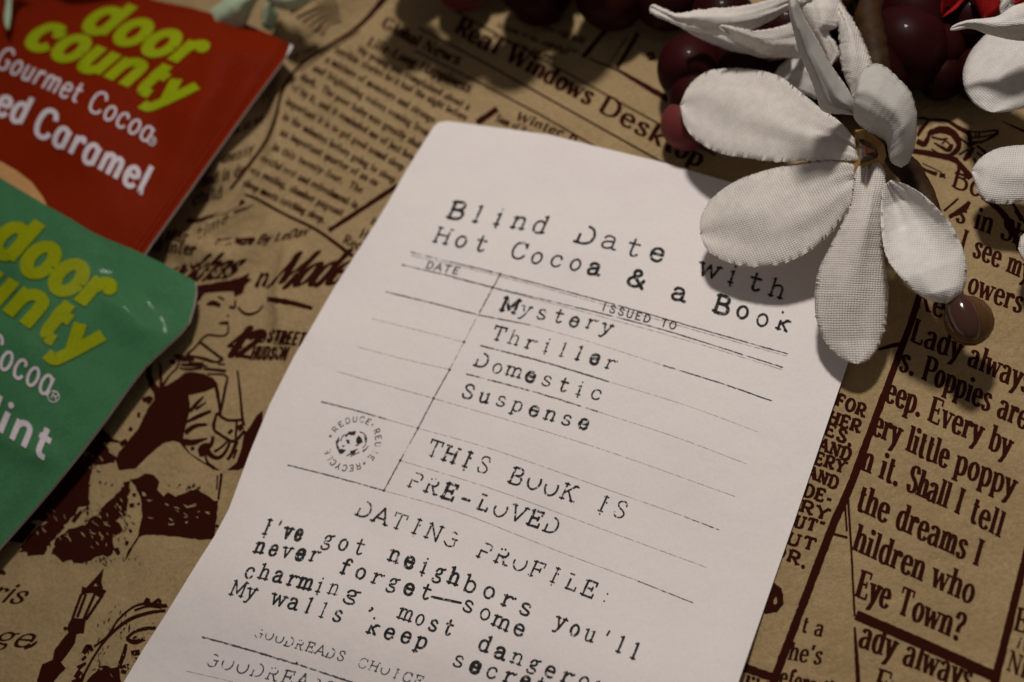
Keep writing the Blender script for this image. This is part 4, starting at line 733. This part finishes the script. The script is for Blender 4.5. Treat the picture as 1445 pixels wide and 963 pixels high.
p.build('flavour_lettering', M_WPRINT, red, RED, 1.5e-4)
p = Print(); p.fill([(-30, 222), (0, 228), (26, 243), (46, 259), (62, 280), (72, 302), (40, 320), (-30, 300)], (), 6); p.build('printed_cup', M_BEIGE, red, RED, 1.5e-4)
p = Print(); p.ribbon([(404, 62), (350, 138), (300, 208), (250, 279), (195, 358)], 1.4, False, .05, 5); p.ribbon([(399, 62), (345, 136), (294, 206), (244, 277), (190, 354)], .9, False, .05, 5)  # dark red lines painted for the shade in the heat-seal crease
M_SEAL, _, _ = new_mat('painted_seal_shade', (.075, .004, .001, 1), .6, .05)
p.build('seal_shade_line', M_SEAL, red, RED)
p = Print(); p.ribbon([(402, 64), (348, 138), (298, 208), (248, 279), (193, 358)], 1.5, False, .05, 5)  # flat lighter red ribbon painted as light on the seal's ridge
M_SEALHI = foil_mat('seal_highlight_line', (.25, .017, .002, 1), .8, .2, .0); p.build('seal_highlight_line', M_SEALHI, red, RED)
p = Print(); p.fill([(410, 62), (414, 66), (409, 75), (404, 80), (407, 70)], (), 3); p.build('torn_foil_tip', M_FOILEDGE, red, RED)
def under_green(t):
    lim = np.maximum(.0005 + paper_fn(t[:, 0], t[:, 1]), np.where(inside(t[:, 0], t[:, 1], _rw), red_fn(t[:, 0], t[:, 1]) + .0005, 0))
    return np.minimum(np.maximum(lim, t[:, 2] - .0005 - 1.1 * np.maximum(t[:, 2] - .0040, 0)), t[:, 2] - .0003)
green = slab_from_fill('cocoa_packet', GREENOUT, GREEN, M_GREEN, 0, 4.5, M_FOILEDGE, None, under_green)
tag(green, 'green foil cocoa packet with lime and white lettering, lying on top of the red one', 'cocoa packet', 'cocoa packets')
for wsc, mt, nm, dz in [(1.44, M_LIMEDK, 'logo_outline', 1.2e-4), (1.26, M_LIME2, 'logo_lettering', 1.8e-4)]:
    p = Print()
    text(p, 'door', [(0, -18, 347), (4, 135, 443)], [(45, -51), (45, -51)], 'heavy', wsc, jit=0, sub=6)
    text(p, 'county', [(0, -123, 359), (3, 2, 438), (6, 119, 515)], [(45, -50), (45, -50), (43, -52)], 'heavy', wsc * .97, jit=0, sub=6)
    p.build(nm, mt, green, GREEN, dz)
p = Print(); text(p, 'Gourmet Cocoa', [(0, -190, 412), (8, -28, 503), (13, 71, 562)], (16, -36), 'sans', .95, jit=.02)
p.ribbon([(76.5 + 8.2 * math.cos(a), 560.5 + 8.2 * math.sin(a)) for a in t], 1.3, False, 0, 2); text(p, 'R', [(0, 71, 562), (1, 82, 567)], (4, -10), 'sans', 1.2)
p.build('type_lettering', M_WPRINT, green, GREEN, 1.6e-4)
p = Print(); text(p, 'Mint', [(0, -48, 580), (1, -8, 605), (4, 66, 652)], (17, -41), 'sansb', 1.05, jit=.02); p.build('flavour_lettering', M_WPRINT, green, GREEN, 1.6e-4)
# ================================================================== flowers
def petal(name, left, right, zl, zr, cup, mat, parent, nu=46, nv=12, fray=.5, wob=.25, curl=0, rot=0, crease=.22):
    """left/right edges in photo pixels from base to tip, heights in mm along each edge, cup = mm the middle is raised (-: hollow)"""
    Lp, Rp = resample(smooth_line(left, 8), nu), resample(smooth_line(right, 8), nu)
    u = np.linspace(0, 1, nu); f = lambda a: np.interp(u, np.linspace(0, 1, len(a)), a)
    zl, zr, cp = f(zl), f(zr), f(cup) if not np.isscalar(cup) else np.full(nu, cup)
    if fray:
        k = (np.arange(nu) % 2) * 2 - 1
        m = np.sin(np.pi * u) ** .3
        for E_, sgn in ((Lp, 1), (Rp, -1)):
            d = Lp - Rp; d /= np.linalg.norm(d, axis=1)[:, None] + 1e-6
            E_ += d * sgn * ((.14 * k + rng.normal(0, .5, nu)) * fray * m)[:, None]
    V, UV = [], []; wm = np.linalg.norm(at(Lp[:, 0], Lp[:, 1], .01) - at(Rp[:, 0], Rp[:, 1], .01), axis=1)
    ce = (Lp + Rp) / 2; cw = at(ce[:, 0], ce[:, 1], .01); ln = np.r_[0, np.cumsum(np.linalg.norm(np.diff(cw, axis=0), axis=1))]
    for j in range(nv):
        v = j / (nv - 1); px = Lp * (1 - v) + Rp * v
        z = zl * (1 - v) + zr * v + cp * 4 * v * (1 - v) + crease * np.sin(v * 23 + rot * 5) * (1 - u) ** 1.2 * np.sin(np.pi * v) + wob * np.sin(v * 9 + u * 7 + rot) * np.sin(np.pi * v)
        V.append(at(px[:, 0], px[:, 1], z * MM)); uu, vv = ln, (v - .5) * wm
        c_, s_ = math.cos(rot), math.sin(rot); UV.append(np.c_[uu * c_ - vv * s_, uu * s_ + vv * c_])
    V = np.vstack(V); UV = np.vstack(UV)
    F = [(j * nu + i, j * nu + i + 1, (j + 1) * nu + i + 1, (j + 1) * nu + i) for j in range(nv - 1) for i in range(nu - 1)]
    if fray >= .4:                                            # loose thread ends along the cut edge
        nb = len(V); ex, eu = [], []
        for j, sgn in ((0, 1), (nv - 1, -1)):
            Ep = Lp if j == 0 else Rp
            for i in range(2, nu - 1):
                if rng.random() < .68: continue
                d = (Lp[i] - Rp[i]) * sgn; d = d / (np.linalg.norm(d) + 1e-6); tg = Ep[i] - Ep[i - 1]; d = d + tg / (np.linalg.norm(tg) + 1e-6) * (.5 if u[i] > .85 else 0) + rng.normal(0, .3, 2)
                q = Ep[i] + d * rng.uniform(.4, 1.9) * fray; k = nb + len(ex)
                ex.append(at(q[0], q[1], (zl[i] if j == 0 else zr[i]) * MM)); eu.append(UV[j * nu + i]); F.append((j * nu + i - 1, j * nu + i, k) if j == 0 else (j * nu + i, j * nu + i - 1, k))
        V = np.vstack([V, ex]); UV = np.vstack([UV, eu])
    o = mesh_obj(name, V, F, mat, parent, True, None, UV)
    md = o.modifiers.new('thickness', 'SOLIDIFY'); md.thickness = .00009; md.offset = 0
    return o
def tube(name, pts, mat, parent, n=12, seg=8, rough=0):
    """pts: (px, py, z mm, radius mm)"""
    Q = smooth_line(pts, seg); C = at(Q[:, 0], Q[:, 1], Q[:, 2] * MM); T = np.gradient(C, axis=0); T /= np.linalg.norm(T, axis=1)[:, None]
    V = []
    for c, t_, r in zip(C, T, Q[:, 3] * MM):
        a = np.cross(t_, [0, 0, 1.]); a = a / (np.linalg.norm(a) + 1e-9) if np.linalg.norm(a) > 1e-3 else np.array([1., 0, 0]); b = np.cross(t_, a)
        rr = r * (1 + rough * rng.normal(0, 1, n))
        V += [c + rr[k] * (math.cos(2 * math.pi * k / n) * a + math.sin(2 * math.pi * k / n) * b) for k in range(n)]
    m = len(C); F = [(i * n + k, i * n + (k + 1) % n, (i + 1) * n + (k + 1) % n, (i + 1) * n + k) for i in range(m - 1) for k in range(n)] + [tuple(range(n))[::-1], tuple((m - 1) * n + k for k in range(n))]
    o = mesh_obj(name, V, F, mat, parent); fix_normals(o); return o
def ellipsoid(name, px, py, z, r, mat, parent=None, axis=None, stretch=1.0, lump=0.0, n=28, squash=1.0):
    c = at(px, py, z * MM); me = bpy.data.meshes.new(name); bm = bmesh.new(); bmesh.ops.create_uvsphere(bm, u_segments=n, v_segments=n // 2 + 2, radius=r * MM)
    ax = Vector(axis if axis is not None else (0, 0, 1)).normalized(); M = ax.to_track_quat('Z', 'Y').to_matrix()
    for v in bm.verts:
        q = v.co.copy(); q.z *= stretch; q.x *= squash
        if lump: q *= 1 + lump * math.sin(q.x * 900 / r * 1.7 + px) * math.cos(q.y * 800 / r + py)
        v.co = M @ q
    for f in bm.faces: f.smooth = True
    bm.to_mesh(me); bm.free(); me.materials.append(mat); me.transform(Matrix.Translation(Vector(c))); o = bpy.data.objects.new(name, me); COL.objects.link(o)
    if parent: o.parent = parent; o.matrix_parent_inverse = parent.matrix_world.inverted()
    return o
# ---- main branch
br = empty('flower_branch', tuple(at(1230, 260, 0)))
tag(br, 'artificial white cloth flower with brown twig lying over the corner of the typed card', 'flower')
tube('twig', [(1214, -60, 11, 1.9), (1222, 0, 11, 1.9), (1234, 80, 11, 1.9), (1244, 140, 10, 1.7), (1262, 215, 9, 1.6), (1285, 245, 8, 1.6), (1308, 290, 7, 1.5), (1335, 370, 7, 1.1), (1352, 425, 7.4, .9)], M_TWIG, br, 14, 10, .03)
tube('side_twig', [(1195, -20, 9, 1.2), (1207, 30, 9.5, 1.2), (1216, 70, 10, .8), (1226, 110, 10, .4)], M_TWIG, br, 10, 8, .04)
bud = ellipsoid('bud_cup', 1368, 452, 7.6, 3.0, M_AMBER, br, tuple(at(1388, 492, .0095) - at(1345, 418, .0125)), 1.2, .16, 12)
ellipsoid('bud_bead', 1360, 447, 9.7, 1.75, M_BEAD, bud, tuple(at(1374, 480, .0125) - at(1350, 418, .0135)), 1.8, .0, 26)
# flower heart: faceted brown plastic core in an amber cup
qh = lambda *a: z2(1180, 170, 8.752, a)
ho = qh((175, 270), (235, 120), (340, 110), (480, 200), (590, 300), (620, 440), (575, 560), (460, 650), (340, 705), (230, 690), (190, 520))
hi = qh((275, 280), (260, 150), (340, 150), (470, 220), (560, 300), (580, 420), (560, 470), (430, 530), (300, 570), (290, 520), (280, 400))
ridge = [(1221, 218)]
hi = [(1216 + (x - 1220) * .74 + 4, 222 + (y - 222) * .72) for x, y in hi]
Vh = [at(x, y, .0125) for x, y in ho] + [at(x, y, .0142) for x, y in hi]; n = len(ho)
blossom = mesh_obj('blossom', Vh + [at(1222, 230, .010)], [(i, (i + 1) % n, n + (i + 1) % n, n + i) for i in range(n)] + [((i + 1) % n, i, 2 * n) for i in range(n)], M_CUP, br, False); fix_normals(blossom)
Vc = [at(x, y, .0143) for x, y in hi] + [at(*ridge[0], .0175), at(1214, 229, .0160), at(1233, 214, .0162)]
core_f = [(0, 1, n + 1), (1, 2, n), (1, n, n + 1), (2, 3, n), (3, 4, n + 2), (3, n + 2, n), (4, 5, n + 2), (5, 6, n + 2), (6, 7, n), (6, n, n + 2), (7, 8, n + 1), (7, n + 1, n), (8, 9, n + 1), (9, 10, n + 1), (10, 0, n + 1)]
core = mesh_obj('flower_heart', Vc, core_f, M_BEAD, blossom, False)
# front petals
petal('petal', [(1206, 196), (1185, 172), (1150, 147), (1110, 114), (1085, 103), (1060, 98), (1025, 97), (995, 103), (972, 122), (960, 148)],
      [(1212, 228), (1190, 226), (1165, 226), (1120, 228), (1090, 228), (1050, 223), (1015, 216), (985, 200), (967, 178), (960, 150)], [14, 12.5, 12, 11.5, 11, 10, 9], [13.5, 11, 10, 9, 8.4, 8.2, 9], [0, .5, .7, .8, .7, .3, 0], M_CLOTH, blossom, 110, 14, .75, .3, 0, .18)
petal('petal', [(1212, 234), (1185, 226), (1150, 227), (1110, 234), (1070, 244), (1035, 258), (1005, 280), (990, 305), (988, 330)],
      [(1222, 262), (1212, 280), (1192, 303), (1170, 332), (1140, 356), (1105, 373), (1070, 377), (1030, 371), (1000, 355), (989, 333)], [13, 11, 9.5, 8.5, 7.8, 7, 6.2], [12.5, 10, 8, 6.8, 6, 5.6, 6.2], [0, .6, .9, 1.0, .8, .4, 0], M_CLOTH, blossom, 110, 14, .75, .3, 0, -.12)
petal('petal', [(1224, 222), (1209, 240), (1204, 262), (1200, 288), (1185, 322), (1168, 355), (1154, 385), (1150, 420), (1153, 455), (1166, 485), (1190, 507), (1208, 514)],
      [(1234, 222), (1247, 240), (1249, 258), (1246, 280), (1244, 320), (1247, 360), (1252, 395), (1253, 430), (1248, 465), (1238, 492), (1225, 508), (1210, 514)], [14, 12.5, 10.5, 8, 6, 4.5, 4], [13.5, 12.5, 10.5, 8, 6, 4.5, 4], [0, .9, 1.8, 2.2, 2.0, 1.0, 0], M_CLOTH, blossom, 110, 14, .75, .25, 0, .05)
petal('petal', [(1246, 262), (1243, 300), (1245, 335), (1252, 365), (1268, 388), (1292, 412), (1312, 424), (1335, 428)],
      [(1258, 254), (1280, 262), (1302, 275), (1325, 297), (1344, 320), (1358, 350), (1364, 380), (1360, 408), (1348, 422), (1336, 428)], [13, 12.5, 12.8, 13, 12.5, 11.6, 10.6], [13, 14, 14.6, 14.2, 12.8, 11.4, 10.6], [0, -2.2, -3.2, -2.0, .3, 1.2, 0], M_CLOTH2, blossom, 90, 16, .55, .25, 0, .5)
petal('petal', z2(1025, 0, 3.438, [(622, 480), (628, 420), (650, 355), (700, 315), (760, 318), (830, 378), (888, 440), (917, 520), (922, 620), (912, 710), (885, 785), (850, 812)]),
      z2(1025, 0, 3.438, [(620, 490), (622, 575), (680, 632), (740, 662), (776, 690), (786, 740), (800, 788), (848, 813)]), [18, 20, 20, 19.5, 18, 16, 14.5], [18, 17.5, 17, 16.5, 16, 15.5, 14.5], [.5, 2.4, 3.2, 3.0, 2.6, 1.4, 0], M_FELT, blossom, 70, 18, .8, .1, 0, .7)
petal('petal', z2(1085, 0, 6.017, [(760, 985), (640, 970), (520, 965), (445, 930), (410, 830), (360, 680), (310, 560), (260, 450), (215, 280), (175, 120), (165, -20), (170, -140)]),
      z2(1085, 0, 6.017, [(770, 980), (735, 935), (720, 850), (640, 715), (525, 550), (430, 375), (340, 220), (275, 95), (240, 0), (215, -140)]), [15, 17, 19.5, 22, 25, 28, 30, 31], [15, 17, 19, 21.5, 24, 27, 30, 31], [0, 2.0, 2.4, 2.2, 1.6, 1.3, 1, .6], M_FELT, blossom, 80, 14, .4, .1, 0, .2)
q6 = lambda *a: z2(1085, 0, 6.017, a)
petal('petal', q6((420, 850), (330, 810), (250, 770), (170, 765), (90, 730), (25, 690)), q6((430, 500), (330, 480), (200, 490), (130, 530), (60, 600), (24, 680)), [9, 8, 7.5, 7, 6.5, 6], [11, 10, 9, 8, 7, 6], .6, M_CLOTH2, blossom, 60, 10, .8)
# ---- second blossom above
b2 = ellipsoid('blossom', 1182, -18, 14, 3.0, M_AMBER, br, (0, 0, 1), .8, .05, 16)
q5 = lambda *a: z2(900, 0, 6.017, a)
petal('petal', q5((1500, -90), (1280, -40), (1120, 0), (880, 55), (600, 76), (450, 98), (330, 118), (235, 82), (135, 40), (103, 62)), q5((1420, 30), (1280, 82), (1150, 165), (990, 242), (850, 285), (690, 300), (550, 284), (400, 248), (300, 200), (200, 158), (112, 112), (102, 68)), [17, 17, 17, 17, 17, 18], [16, 15, 14, 14.5, 16, 18], [0, .6, 1, .8, .5, 0], M_CLOTH, b2, 100, 12, .9, .2, 0, .1)
petal('petal', q5((1380, 120), (1300, 195), (1150, 240), (1010, 262), (860, 236), (735, 212), (692, 232)), q5((1420, 420), (1382, 492), (1250, 492), (1080, 478), (950, 420), (820, 350), (730, 290), (690, 236)), [15, 15.5, 16, 16.5, 17, 17], [12, 11.5, 11.5, 12, 14, 17], [0, 1, 1.2, 1, .6, 0], M_CLOTH, b2, 80, 12, .9, .2, 0, .2)
petal('petal', q5((1300, 380), (1100, 440), (900, 380), (760, 310), (600, 260), (400, 250)), q5((1300, 470), (1080, 494), (950, 470), (800, 436), (560, 342), (405, 258)), [12.5, 12, 12, 12.5, 13, 14], [8, 8, 8.5, 9.5, 11, 14], .5, M_CLOTH2, b2, 60, 8, .4)
petal('petal', q6((150, -60), (210, 40), (300, 160), (380, 300), (430, 390), (470, 455), (530, 555)), q6((600, -60), (620, 60), (600, 180), (560, 245), (510, 275), (585, 400), (600, 470), (535, 556)), [16, 15, 14, 13, 12, 11], [15, 14.5, 14, 13, 12, 11], [.5, 1.2, 1.2, .8, .4, 0], M_CLOTH, b2, 70, 12, .9, .3, 0, .4)
petal('petal', q6((500, -60), (560, 100), (592, 250), (602, 400), (612, 540), (650, 660), (715, 830)), q6((560, -60), (650, 80), (725, 190), (800, 340), (872, 530), (850, 660), (725, 832)), [14.5, 14, 13.5, 13, 12, 11], [14.5, 14, 13.5, 13, 12.5, 11], [.3, 1.0, 1.4, 1.4, .8, 0], M_CLOTH, b2, 80, 12, .9, .2, 0, .3)
# ---- right-hand flower, cut by the frame
br2 = empty('flower_branch', tuple(at(1480, 110, 0)))
tag(br2, 'artificial white cloth flower cut off by the right edge of the photo', 'flower')
b3 = ellipsoid('blossom', 1500, 110, 14, 3.2, M_AMBER, br2, (0, 0, 1), .8, .05, 16)
q7 = lambda *a: z2(1320, 0, 11.46, a)
petal('petal', q7((2000, -40), (1700, -10), (1433, 52), (1250, 106), (1120, 190), (1000, 270), (800, 302), (550, 328), (390, 372), (275, 430), (238, 488)), q7((2000, 600), (1700, 640), (1433, 664), (1200, 640), (1000, 592), (800, 542), (650, 478), (500, 462), (350, 492), (240, 492)), [19, 20, 20, 19, 18, 17], [17, 17, 17, 17, 17, 17], [0, .8, 1.2, 1, .5, 0], M_CLOTH2, b3, 70, 12, .3, .15, 0, .3)
petal('petal', z2(1025, 0, 3.438, [(1420, 140), (1290, 150), (1215, 215), (1180, 262), (1153, 330), (1149, 390), (1165, 450), (1200, 500), (1245, 532), (1290, 545)]), z2(1025, 0, 3.438, [(1600, 140), (1640, 240), (1640, 340), (1600, 430), (1520, 490), (1440, 525), (1360, 542), (1295, 546)]), [12, 10.5, 9.5, 9, 9, 9.5], [13, 12, 11, 10, 9.5, 9.5], [.5, .8, 1.4, 1.4, .8, 0], M_CLOTH2, b3, 70, 14, .3, .2, 0, .6)
petal('petal', [(1500, 190), (1460, 203), (1426, 206.5), (1403, 212), (1383, 224), (1372, 240)], [(1530, 268), (1480, 280), (1445, 284), (1420, 288), (1400, 286), (1383, 277), (1371, 244)], [11, 9, 8, 7.5, 7, 6.5], [11, 9, 7.5, 6.5, 6.5, 6.5], [0, .8, 1.2, 1.2, .8, 0], M_CLOTH2, b3, 50, 12, .4, .2, 0, .2)
petal('petal', [(1520, 310), (1470, 318), (1443, 332), (1437, 350)], [(1520, 400), (1470, 385), (1444, 368), (1437, 351)], [9, 8, 7, 6], [9, 8, 7, 6], 1.0, M_CLOTH2, b3, 40, 8, .4)
petal('petal', [(1440, -30), (1420, -6), (1411, 8), (1411, 18)], [(1450, -20), (1432, 0), (1428, 10), (1413, 20)], [16, 15, 14, 13], [16, 15, 14, 13], .3, M_CLOTH2, b3, 24, 6, .2)
petal('petal', [(1318, -40), (1305, -10), (1303, 5), (1312, 20), (1321, 31)], [(1345, -40), (1334, -10), (1330, 2), (1328, 20), (1322, 31)], [10, 9, 8, 7, 7], [11, 10, 9, 8, 7], .5, M_CLOTH2, b3, 30, 8, .3)
# ---- red bloom at the top right
rb = empty('red_flower', tuple(at(1370, -10, 0)))
tag(rb, 'red cloth bloom showing at the top edge between the white petals', 'flower')
petal('petal', [(1352, -50), (1335, -20), (1328, 5), (1329, 22)], [(1390, -50), (1372, -15), (1352, 10), (1331, 24)], [15, 14, 12, 10], [13, 11, 10, 10], -.6, M_REDP, rb, 30, 8, .3)
petal('petal', [(1366, -50), (1370, -10), (1378, 12), (1386, 26)], [(1420, -50), (1411, -10), (1410, 14), (1390, 27)], [14, 12, 11, 10], [15, 14, 12, 10], 1.0, M_REDP, rb, 30, 8, .3)
petal('petal', [(1425, -50), (1424, -20), (1428, 4)], [(1490, -50), (1470, -10), (1432, 8)], [13, 12, 11], [15, 13, 11], .6, M_REDP, rb, 24, 6, .3)
petal('petal', [(1262, -50), (1258, -20), (1262, 4), (1270, 7)], [(1300, -50), (1296, -20), (1288, 2), (1272, 8)], [13, 12, 11, 10], [13, 12, 11, 10], .6, M_REDP, rb, 24, 6, .3)
# ---- pale green bloom at the top left, partly behind the red packet
gb = empty('pale_flower', tuple(at(370, -20, 0)))
tag(gb, 'blurred pale green cloth bloom at the top behind the red packet', 'flower')
qg = lambda *a: z2(270, 0, 4.817, a)
petal('petal', qg((560, -190), (430, -70), (260, -30), (190, 25), (130, 75), (110, 150), (180, 200)), qg((600, -150), (480, -30), (440, 20), (410, 80), (380, 150), (330, 200), (190, 210)), [12, 11, 9, 7, 5, 4], [12, 11, 9, 7, 5, 4], [0, 1, 2, 2, 1, 0], M_PALEG, gb, 40, 12, .1, .2)
petal('petal', qg((580, -160), (520, 10), (488, 60), (480, 130), (485, 180), (535, 217)), qg((600, -160), (560, 20), (585, 70), (592, 110), (575, 160), (540, 218)), [10, 8, 6.5, 5, 4, 3], [10, 8, 6.5, 5, 4, 3], [0, .6, 1.2, 1.2, .8, 0], M_PALEG, gb, 34, 10, .1, .1)
petal('petal', qg((480, -200), (490, -80), (510, -10), (540, 25), (600, 60), (670, 76)), qg((920, -200), (870, -80), (830, -10), (800, 20), (750, 55), (680, 76)), [13, 12, 10, 9, 8, 7], [13, 12, 10, 9, 8, 7], [0, 1.2, 2, 2, 1, 0], M_PALEG, gb, 40, 14, .1, .2)
# ---- sliver of another bloom at the far left, mostly above the frame
lb = empty('leafy_flower', tuple(at(60, -80, 0)))
tag(lb, 'narrow pale petal hanging over the red packet at the upper left corner', 'flower')
petal('petal', [(14, -80), (10, -30), (8, 0), (5, 22), (7, 36), (11, 43)], [(40, -80), (24, -30), (17, 0), (16, 22), (14, 36), (12, 43)], [20, 18, 16, 15, 14.5, 14], [20, 18, 16, 15, 14.5, 14], .4, M_PALEG, lb, 30, 6, .2)
petal('petal', [(40, -180), (28, -140), (40, -105), (70, -88), (95, -86)], [(150, -190), (170, -150), (160, -115), (130, -94), (97, -86)], [22, 21, 20, 19, 18], [22, 21, 20, 19, 18], 1.5, M_PALEG, lb, 30, 8, .2)  # unseen petal above the frame, added to cast shade on the packet
# ================================================================== grapes
gr = empty('grape_bunch', tuple(at(1000, 0, 0)))
tag(gr, 'bunch of dark red artificial grapes along the top behind the white flower', 'grapes')
tube('grape_stem', [(640, -130, 12, 1.4), (800, -110, 12, 1.4), (980, -60, 12, 1.4), (1150, -20, 11, 1.2), (1300, -40, 10, 1.2)], M_TWIG, gr, 10, 6, .05)
for k, (x, y, rp, z, mt, st) in enumerate([(653, -23, 39, 5.5, M_GRAPER, 1.05), (757, -16, 49, 6, M_GRAPE, 1.15), (862, -12, 52, 7, M_GRAPE, 1.12), (940, -8, 50, 6, M_GRAPE, 1.1), (973, 98, 46, 5.4, M_GRAPE, 1.08), (985, 140, 42, 5.0, M_GRAPE, 1.05), (966, 178, 33, 4.0, M_GRAPER, 1.1),
     (1050, 85, 48, 5, M_GRAPE, 1.1), (1020, 30, 46, 5, M_GRAPE, 1.1), (1110, 45, 46, 5, M_GRAPE, 1.1), (1225, 105, 56, 6, M_GRAPE, 1.1), (1278, 68, 58, 6.5, M_GRAPE, 1.1), (1292, 20, 54, 7, M_GRAPE, 1.1), (1320, 72, 40, 5.5, M_GRAPE, 1.05), (700, -75, 46, 7, M_GRAPE, 1.1), (815, -85, 46, 8, M_GRAPE, 1.1), (1160, 130, 40, 5, M_GRAPE, 1.0), (1370, 30, 46, 5, M_GRAPE, 1.0), (1420, 60, 44, 5, M_GRAPE, 1.0), (590, -60, 40, 8, M_GRAPE, 1.0), (640, -66, 46, 17, M_GRAPE, 1.1), (712, -70, 46, 18, M_GRAPE, 1.1), (570, -62, 44, 15, M_GRAPE, 1.1), (810, -70, 48, 17, M_GRAPE, 1.1), (1165, 60, 40, 5, M_GRAPE, 1.0), (1200, 40, 40, 5, M_GRAPE, 1.0), (1095, 105, 36, 4, M_GRAPE, 1.0), (1140, 95, 36, 4, M_GRAPE, 1.0), (1328, 108, 34, 4, M_GRAPE, 1.0), (1385, 105, 40, 4.5, M_GRAPE, 1.0), (1240, 20, 44, 6, M_GRAPE, 1.0), (500, -75, 36, 5, M_GRAPE, 1.0)]):  # the raised ones above the frame are unseen, added to cast shade below
    s = np.dot(at(x, y, z * MM) - CAM, FW) / FPX * 1000
    ellipsoid('grape', x, y, max(z, rp * s * .93), rp * s, mt, gr, (rng.uniform(-.4, .4), 1, rng.uniform(-.2, .6)), st, .012, 30, 1.0)
